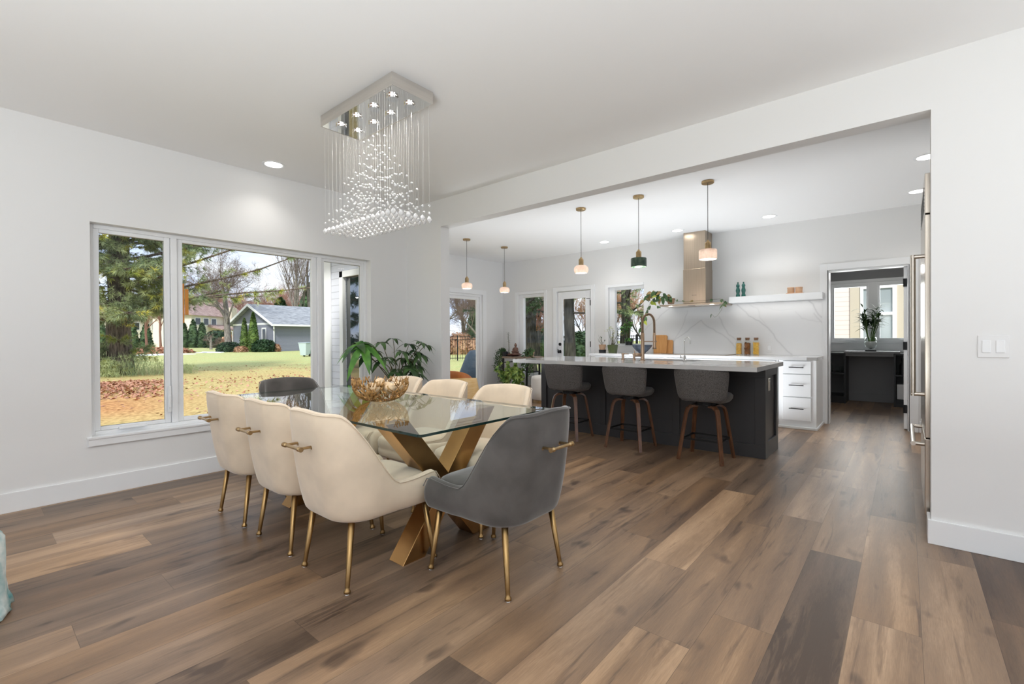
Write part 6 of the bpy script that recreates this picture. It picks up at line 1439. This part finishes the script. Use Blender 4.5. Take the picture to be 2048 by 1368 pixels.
# far treeline house right of chimney
h3 = thing('house', 'brown-roofed house behind the garage ridge', 'house', (-100, 40.5, 0)); h3.rotation_euler = (0, 0, R(25))
MB().box(-3, 3, -5, 5, -.3, 5.2).build('wall', M['tanhouse'], h3); MB().prism([(-3.5, 5.1), (3.5, 5.1), (0, 8.6)], 'y', -5.6, 5.6).build('roof', M['roofbr'], h3)
# snow and berm
def patch(name, label, pts_, z, m, cat):
    rg = random.Random(hash(label) % 999 if False else len(label)); q = []
    n = len(pts_)
    for i in range(n):
        a, b = Vector(pts_[i]), Vector(pts_[(i + 1) % n])
        for k in range(6): p = a.lerp(b, k / 6); q.append((p.x + rg.uniform(-.25, .25), p.y + rg.uniform(-.25, .25)))
    c = sum((Vector(p) for p in q), Vector((0, 0))) / len(q); mb = MB(); mb.v = [(x, y, z) for x, y in q] + [((x - c.x) * .85 + c.x, (y - c.y) * .85 + c.y, z + .07) for x, y in q] + [(c.x, c.y, z + .09)]
    N_ = len(q); mb.f = [(i, (i + 1) % N_, N_ + (i + 1) % N_, N_ + i) for i in range(N_)] + [(N_ + i, N_ + (i + 1) % N_, 2 * N_) for i in range(N_)]; mb.mi = [0] * len(mb.f)
    o_ = mb.build(name, m, None, smooth=True); tag(o_, label, cat, kind='stuff'); return o_
patch('snow_patch', 'thin strip of snow on the lawn behind the pine trunk', [(-42, 6.4), (-40, 8.8), (-41.5, 11.5), (-44.5, 11)], .0, M['snow'], 'snow')
patch('snow_patch', 'strip of snow on the lawn left of the garage hedge', [(-44.5, 12.3), (-43.4, 13.9), (-45.3, 14.6), (-48.5, 14.1)], .0, M['snow'], 'snow')
patch('snow_patch', 'long band of snow along the far evergreen row', [(-66, 8.0), (-64.5, 15.5), (-67, 16), (-69, 8)], .02, M['snow'], 'snow')
shrub('leaf_berm', 'low brown heap of leaves along the snow strip', 'leaf pile', (-46.2, 10.4, -.2), 1.2, 2.4, .75, M['deadleaf'], 900, .12, 80)
# bins by the garage
for (x, y, c_, l) in ((-29.54, 14.29, mat('grey_bin', s2l(190, 205, 210), .5), 'pale grey wheeled bin on the lawn near the garage'), (-29.9, 14.95, mat('green_bin', s2l(110, 170, 160), .5), 'green wheeled bin beside the pale grey one')):
    t = thing('wheeled_bin', l, 'bin', (x, y, gz(x, y)), R(28)); m_ = MB(); m_.v = [(-.2, -.2, .08), (.2, -.2, .08), (.2, .2, .08), (-.2, .2, .08), (-.28, -.28, .85), (.28, -.28, .85), (.28, .28, .85), (-.28, .28, .85)]; m_.f = [(3, 2, 1, 0), (4, 5, 6, 7), (0, 1, 5, 4), (1, 2, 6, 5), (2, 3, 7, 6), (3, 0, 4, 7)]; m_.mi = [0] * 6
    m_.build('body', c_, t, bevel=.02); MB().box(-.30, .30, -.30, .32, .855, .90).build('lid', c_, t, bevel=.015)
    for s_ in (-.2, .2): MB().tube([(s_ - .03, .2, .09), (s_ + .03, .2, .09)], .09, 14).build('wheel', M['black'], t)
# orange reflection at the left edge of the big pane, built as hung strips
wc = thing('orange_reflection', 'orange reflection in the big window pane, built as hanging strips', 'reflection', (-5.2, 1.315, 1.50)); WS = .49
amber = mat('amber_reflection', (.85, .32, .04), .3)
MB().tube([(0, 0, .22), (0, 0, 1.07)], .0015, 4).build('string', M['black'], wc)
for k, (y, z0, z1) in enumerate(((-.10, -.10, .44), (-.02, -.22, .50), (.06, -.36, .40), (.13, -.20, .30))): MB().box(-.015 * WS, .015 * WS, (y - .03) * WS, (y + .03) * WS, z0 * WS, z1 * WS).build('reflection_strip', amber, wc, bevel=.004)

# ------------------------------------------------------------------ beyond the kitchen: fence, trunks, shrubs
def fence(x0, y0, x1, y1, label, h_=1.25, pitch=.13):
    L_ = math.hypot(x1 - x0, y1 - y0); t = thing('metal_fence', label, 'fence', (x0, y0, gz(x0, y0)), math.atan2(y1 - y0, x1 - x0))
    MB().box(0, L_, -.015, .015, h_ - .16, h_ - .13).box(0, L_, -.015, .015, .12, .15).box(0, L_, -.015, .015, h_ - .02, h_ + .01).build('rail', M['black'], t)
    n = int(L_ / 2.4)
    for i in range(n + 1): MB().box(i * 2.4 - .03, i * 2.4 + .03, -.03, .03, 0, h_ + .08).build('post', M['black'], t)
    m_ = MB(); 
    for i in range(int(L_ / pitch)): m_.box(i * pitch - .009, i * pitch + .009, -.009, .009, .05, h_ + .04)
    tag(m_.build('pickets', M['black'], t), kind='stuff')
fence(-21.5, 13.6, -12.2, 21.9, 'black metal picket fence across the yard outside the sliding door')
fence(-12.2, 21.9, -2.0, 18.5, 'black metal picket fence outside the kitchen windows')
gc_ = MB(); 
gpts = [(.0, 1.12), (.22, 1.10), (.32, .98), (.55, .45), (.68, .02)]
for j, (r_, z) in enumerate(gpts):
    for i in range(28): a = 2 * math.pi * i / 28; f = 1 + .03 * math.sin(7 * a + j); gc_.v.append((max(.01, r_) * f * math.cos(a) * 1.1, max(.01, r_) * f * math.sin(a) * .8, z))
for j in range(4):
    for i in range(28): gc_.f.append((j * 28 + i, j * 28 + (i + 1) % 28, (j + 1) * 28 + (i + 1) % 28, (j + 1) * 28 + i)); gc_.mi.append(0)
gc_.f.append(tuple(range(28))); gc_.mi.append(0)
q = gc_.build('grill_cover', M['grillcover'], None, smooth=True, loc=(-8.35, 8.55, gz(-8.35, 8.55))); tag(q, 'dark blue-grey cover over a grill outside the sliding door', 'grill cover')
rg = random.Random(90)
ly_ = [('behind the sliding door fence, leftmost', -25.5, 22.5), ('behind the sliding door fence, second from the left', -26.5, 25.5), ('behind the sliding door fence, third from the left', -23.2, 24.0), ('behind the sliding door fence, rightmost', -27.5, 29.5)]
for i, (l, x, y) in enumerate(ly_): bare_tree('tangled grey bare tree ' + l, (x, y, 0), 3.6, .17, 100 + i, levels=5, spread=.55, nb=(4, 6), up=.28, maxn=2600, group='tangled bare trees past the fence')
for i, (l, x, y, h_) in enumerate((('at the left', -25.2, 21.6, 1.3), ('in the middle', -24.6, 23.3, 1.6), ('at the right', -23.6, 24.2, 1.2))): shrub('shrub', 'russet beech shrub just past the fence outside the sliding door, ' + l, 'shrub', (x, y, -.05), 1.1, 1.1, h_, M['russet'], 500, .10, 110 + i, group='russet shrubs past the fence')
shrub('spruce', 'slim blue-green spruce past the fence outside the sliding door', 'tree', (-26.0, 26.6, 0), 1.3, 1.3, 4.4, M['ever'], 1500, .16, 120, 'cone')
def lim(n, z0, z1, l0, l1, seed): rq = random.Random(seed); return [(rq.uniform(z0, z1), rq.uniform(0, 6.283), rq.uniform(l0, l1), rq.uniform(-.2, .25), rq.uniform(.02, .05)) for _ in range(n)]
pine('thick dark conifer trunk outside the narrow window by the plant rack', (-10.35, 13.3, gz(-10.35, 13.3)), 8, .24, 6, lim(26, 2.0, 7, 1.2, 2.6, 1), 24, .13, .006, fmat=M['ever'], tmat=M['bark3'], yel=0, dens=1.3)
pine('dark conifer trunk close outside the glazed back door', (-6.95, 10.7, gz(-6.95, 10.7)), 8, .17, 7, lim(16, 1.9, 6, .8, 1.8, 2), 22, .12, .005, fmat=M['ever'], tmat=M['bark3'], yel=0)
pine('grey-green pine trunk outside the window over the kitchen counter', (-7.75, 15.6, gz(-7.75, 15.6)), 8, .20, 8, lim(22, 1.9, 6, 1.2, 2.6, 3), 26, .13, .006, fmat=M['needle'], tmat=M['bark3'], yel=0, dens=1.3)
bare_tree('bare many-branched tree outside the kitchen counter window', (-9.7, 18.2, 0), 1.3, .10, 130, m1=M['bark3'], m2=M['bark3'], levels=5, spread=.5, nb=(4, 6), up=.4, maxn=1600)
bare_tree('bare tree outside the narrow window, right of the dark trunk', (-13.1, 17.3, 0), 2.2, .14, 131, m1=M['bark3'], m2=M['twigred'], levels=5, spread=.5, nb=(4, 6), up=.35, maxn=2000)
for i, (l, x, y) in enumerate((('outside the glazed back door', -11.6, 19.4), ('outside the counter window, right side', -9.9, 21.9), ('outside the counter window, left side', -11.8, 22.6))): bare_tree('russet-leaved beech tree ' + l, (x, y, 0), 2.6, .12, 140 + i, m1=M['bark3'], m2=M['russet'], levels=5, spread=.5, nb=(4, 6), up=.3, maxn=2400)
bare_tree('bare grey tree far outside the narrow window by the plant rack', (-15.3, 20.3, 0), 3.0, .16, 161, m1=M['bark3'], m2=M['twig'], levels=5, spread=.5, nb=(4, 6), up=.3, maxn=2600)
shrub('shrub', 'dark green bush past the fence outside the narrow window', 'shrub', (-17.6, 23.6, 0), 1.3, 1.3, 2.2, M['ever'], 700, .12, 151)
shrub('shrub', 'low green bush outside the glazed back door', 'shrub', (-8.9, 14.4, gz(-8.9, 14.4)), .9, .9, 1.5, M['ever'], 700, .10, 150)
# neighbour wall opposite the pantry
nb_ = thing('neighbouring_house', 'cream sided wall of the neighbouring house outside the pantry window', 'house', (0, 14.0, -.3))
MB().box(-1.9, 3.5, 0, 3, -.2, 5.5).build('wall', M['sidingtan'], nb_)
q = MB().box(-1.02, -.82, -.03, -.001, 1.1, 2.75).box(-.14, .03, -.03, -.001, 1.1, 2.75).box(-.82, -.14, -.03, -.001, 2.66, 2.9).build('window_trim', M['tanhouse'], nb_)
q = MB().box(-.82, -.76, -.05, -.002, 1.3, 2.65).box(-.22, -.14, -.05, -.002, 1.3, 2.65).box(-.76, -.22, -.05, -.002, 1.95, 2.02).box(-.76, -.22, -.05, -.002, 2.58, 2.65).box(-.76, -.22, -.05, -.002, 1.3, 1.36).build('window', M['trim'], nb_)
MB().box(-.76, -.22, -.012, -.003, 1.36, 2.58).build('pane', mat('pale_window_glass', (.35, .40, .42), .08, spec=.6), q)
MB().box(.03, .10, -.04, -.001, -.2, 5.5).build('corner_board', M['trim'], nb_)
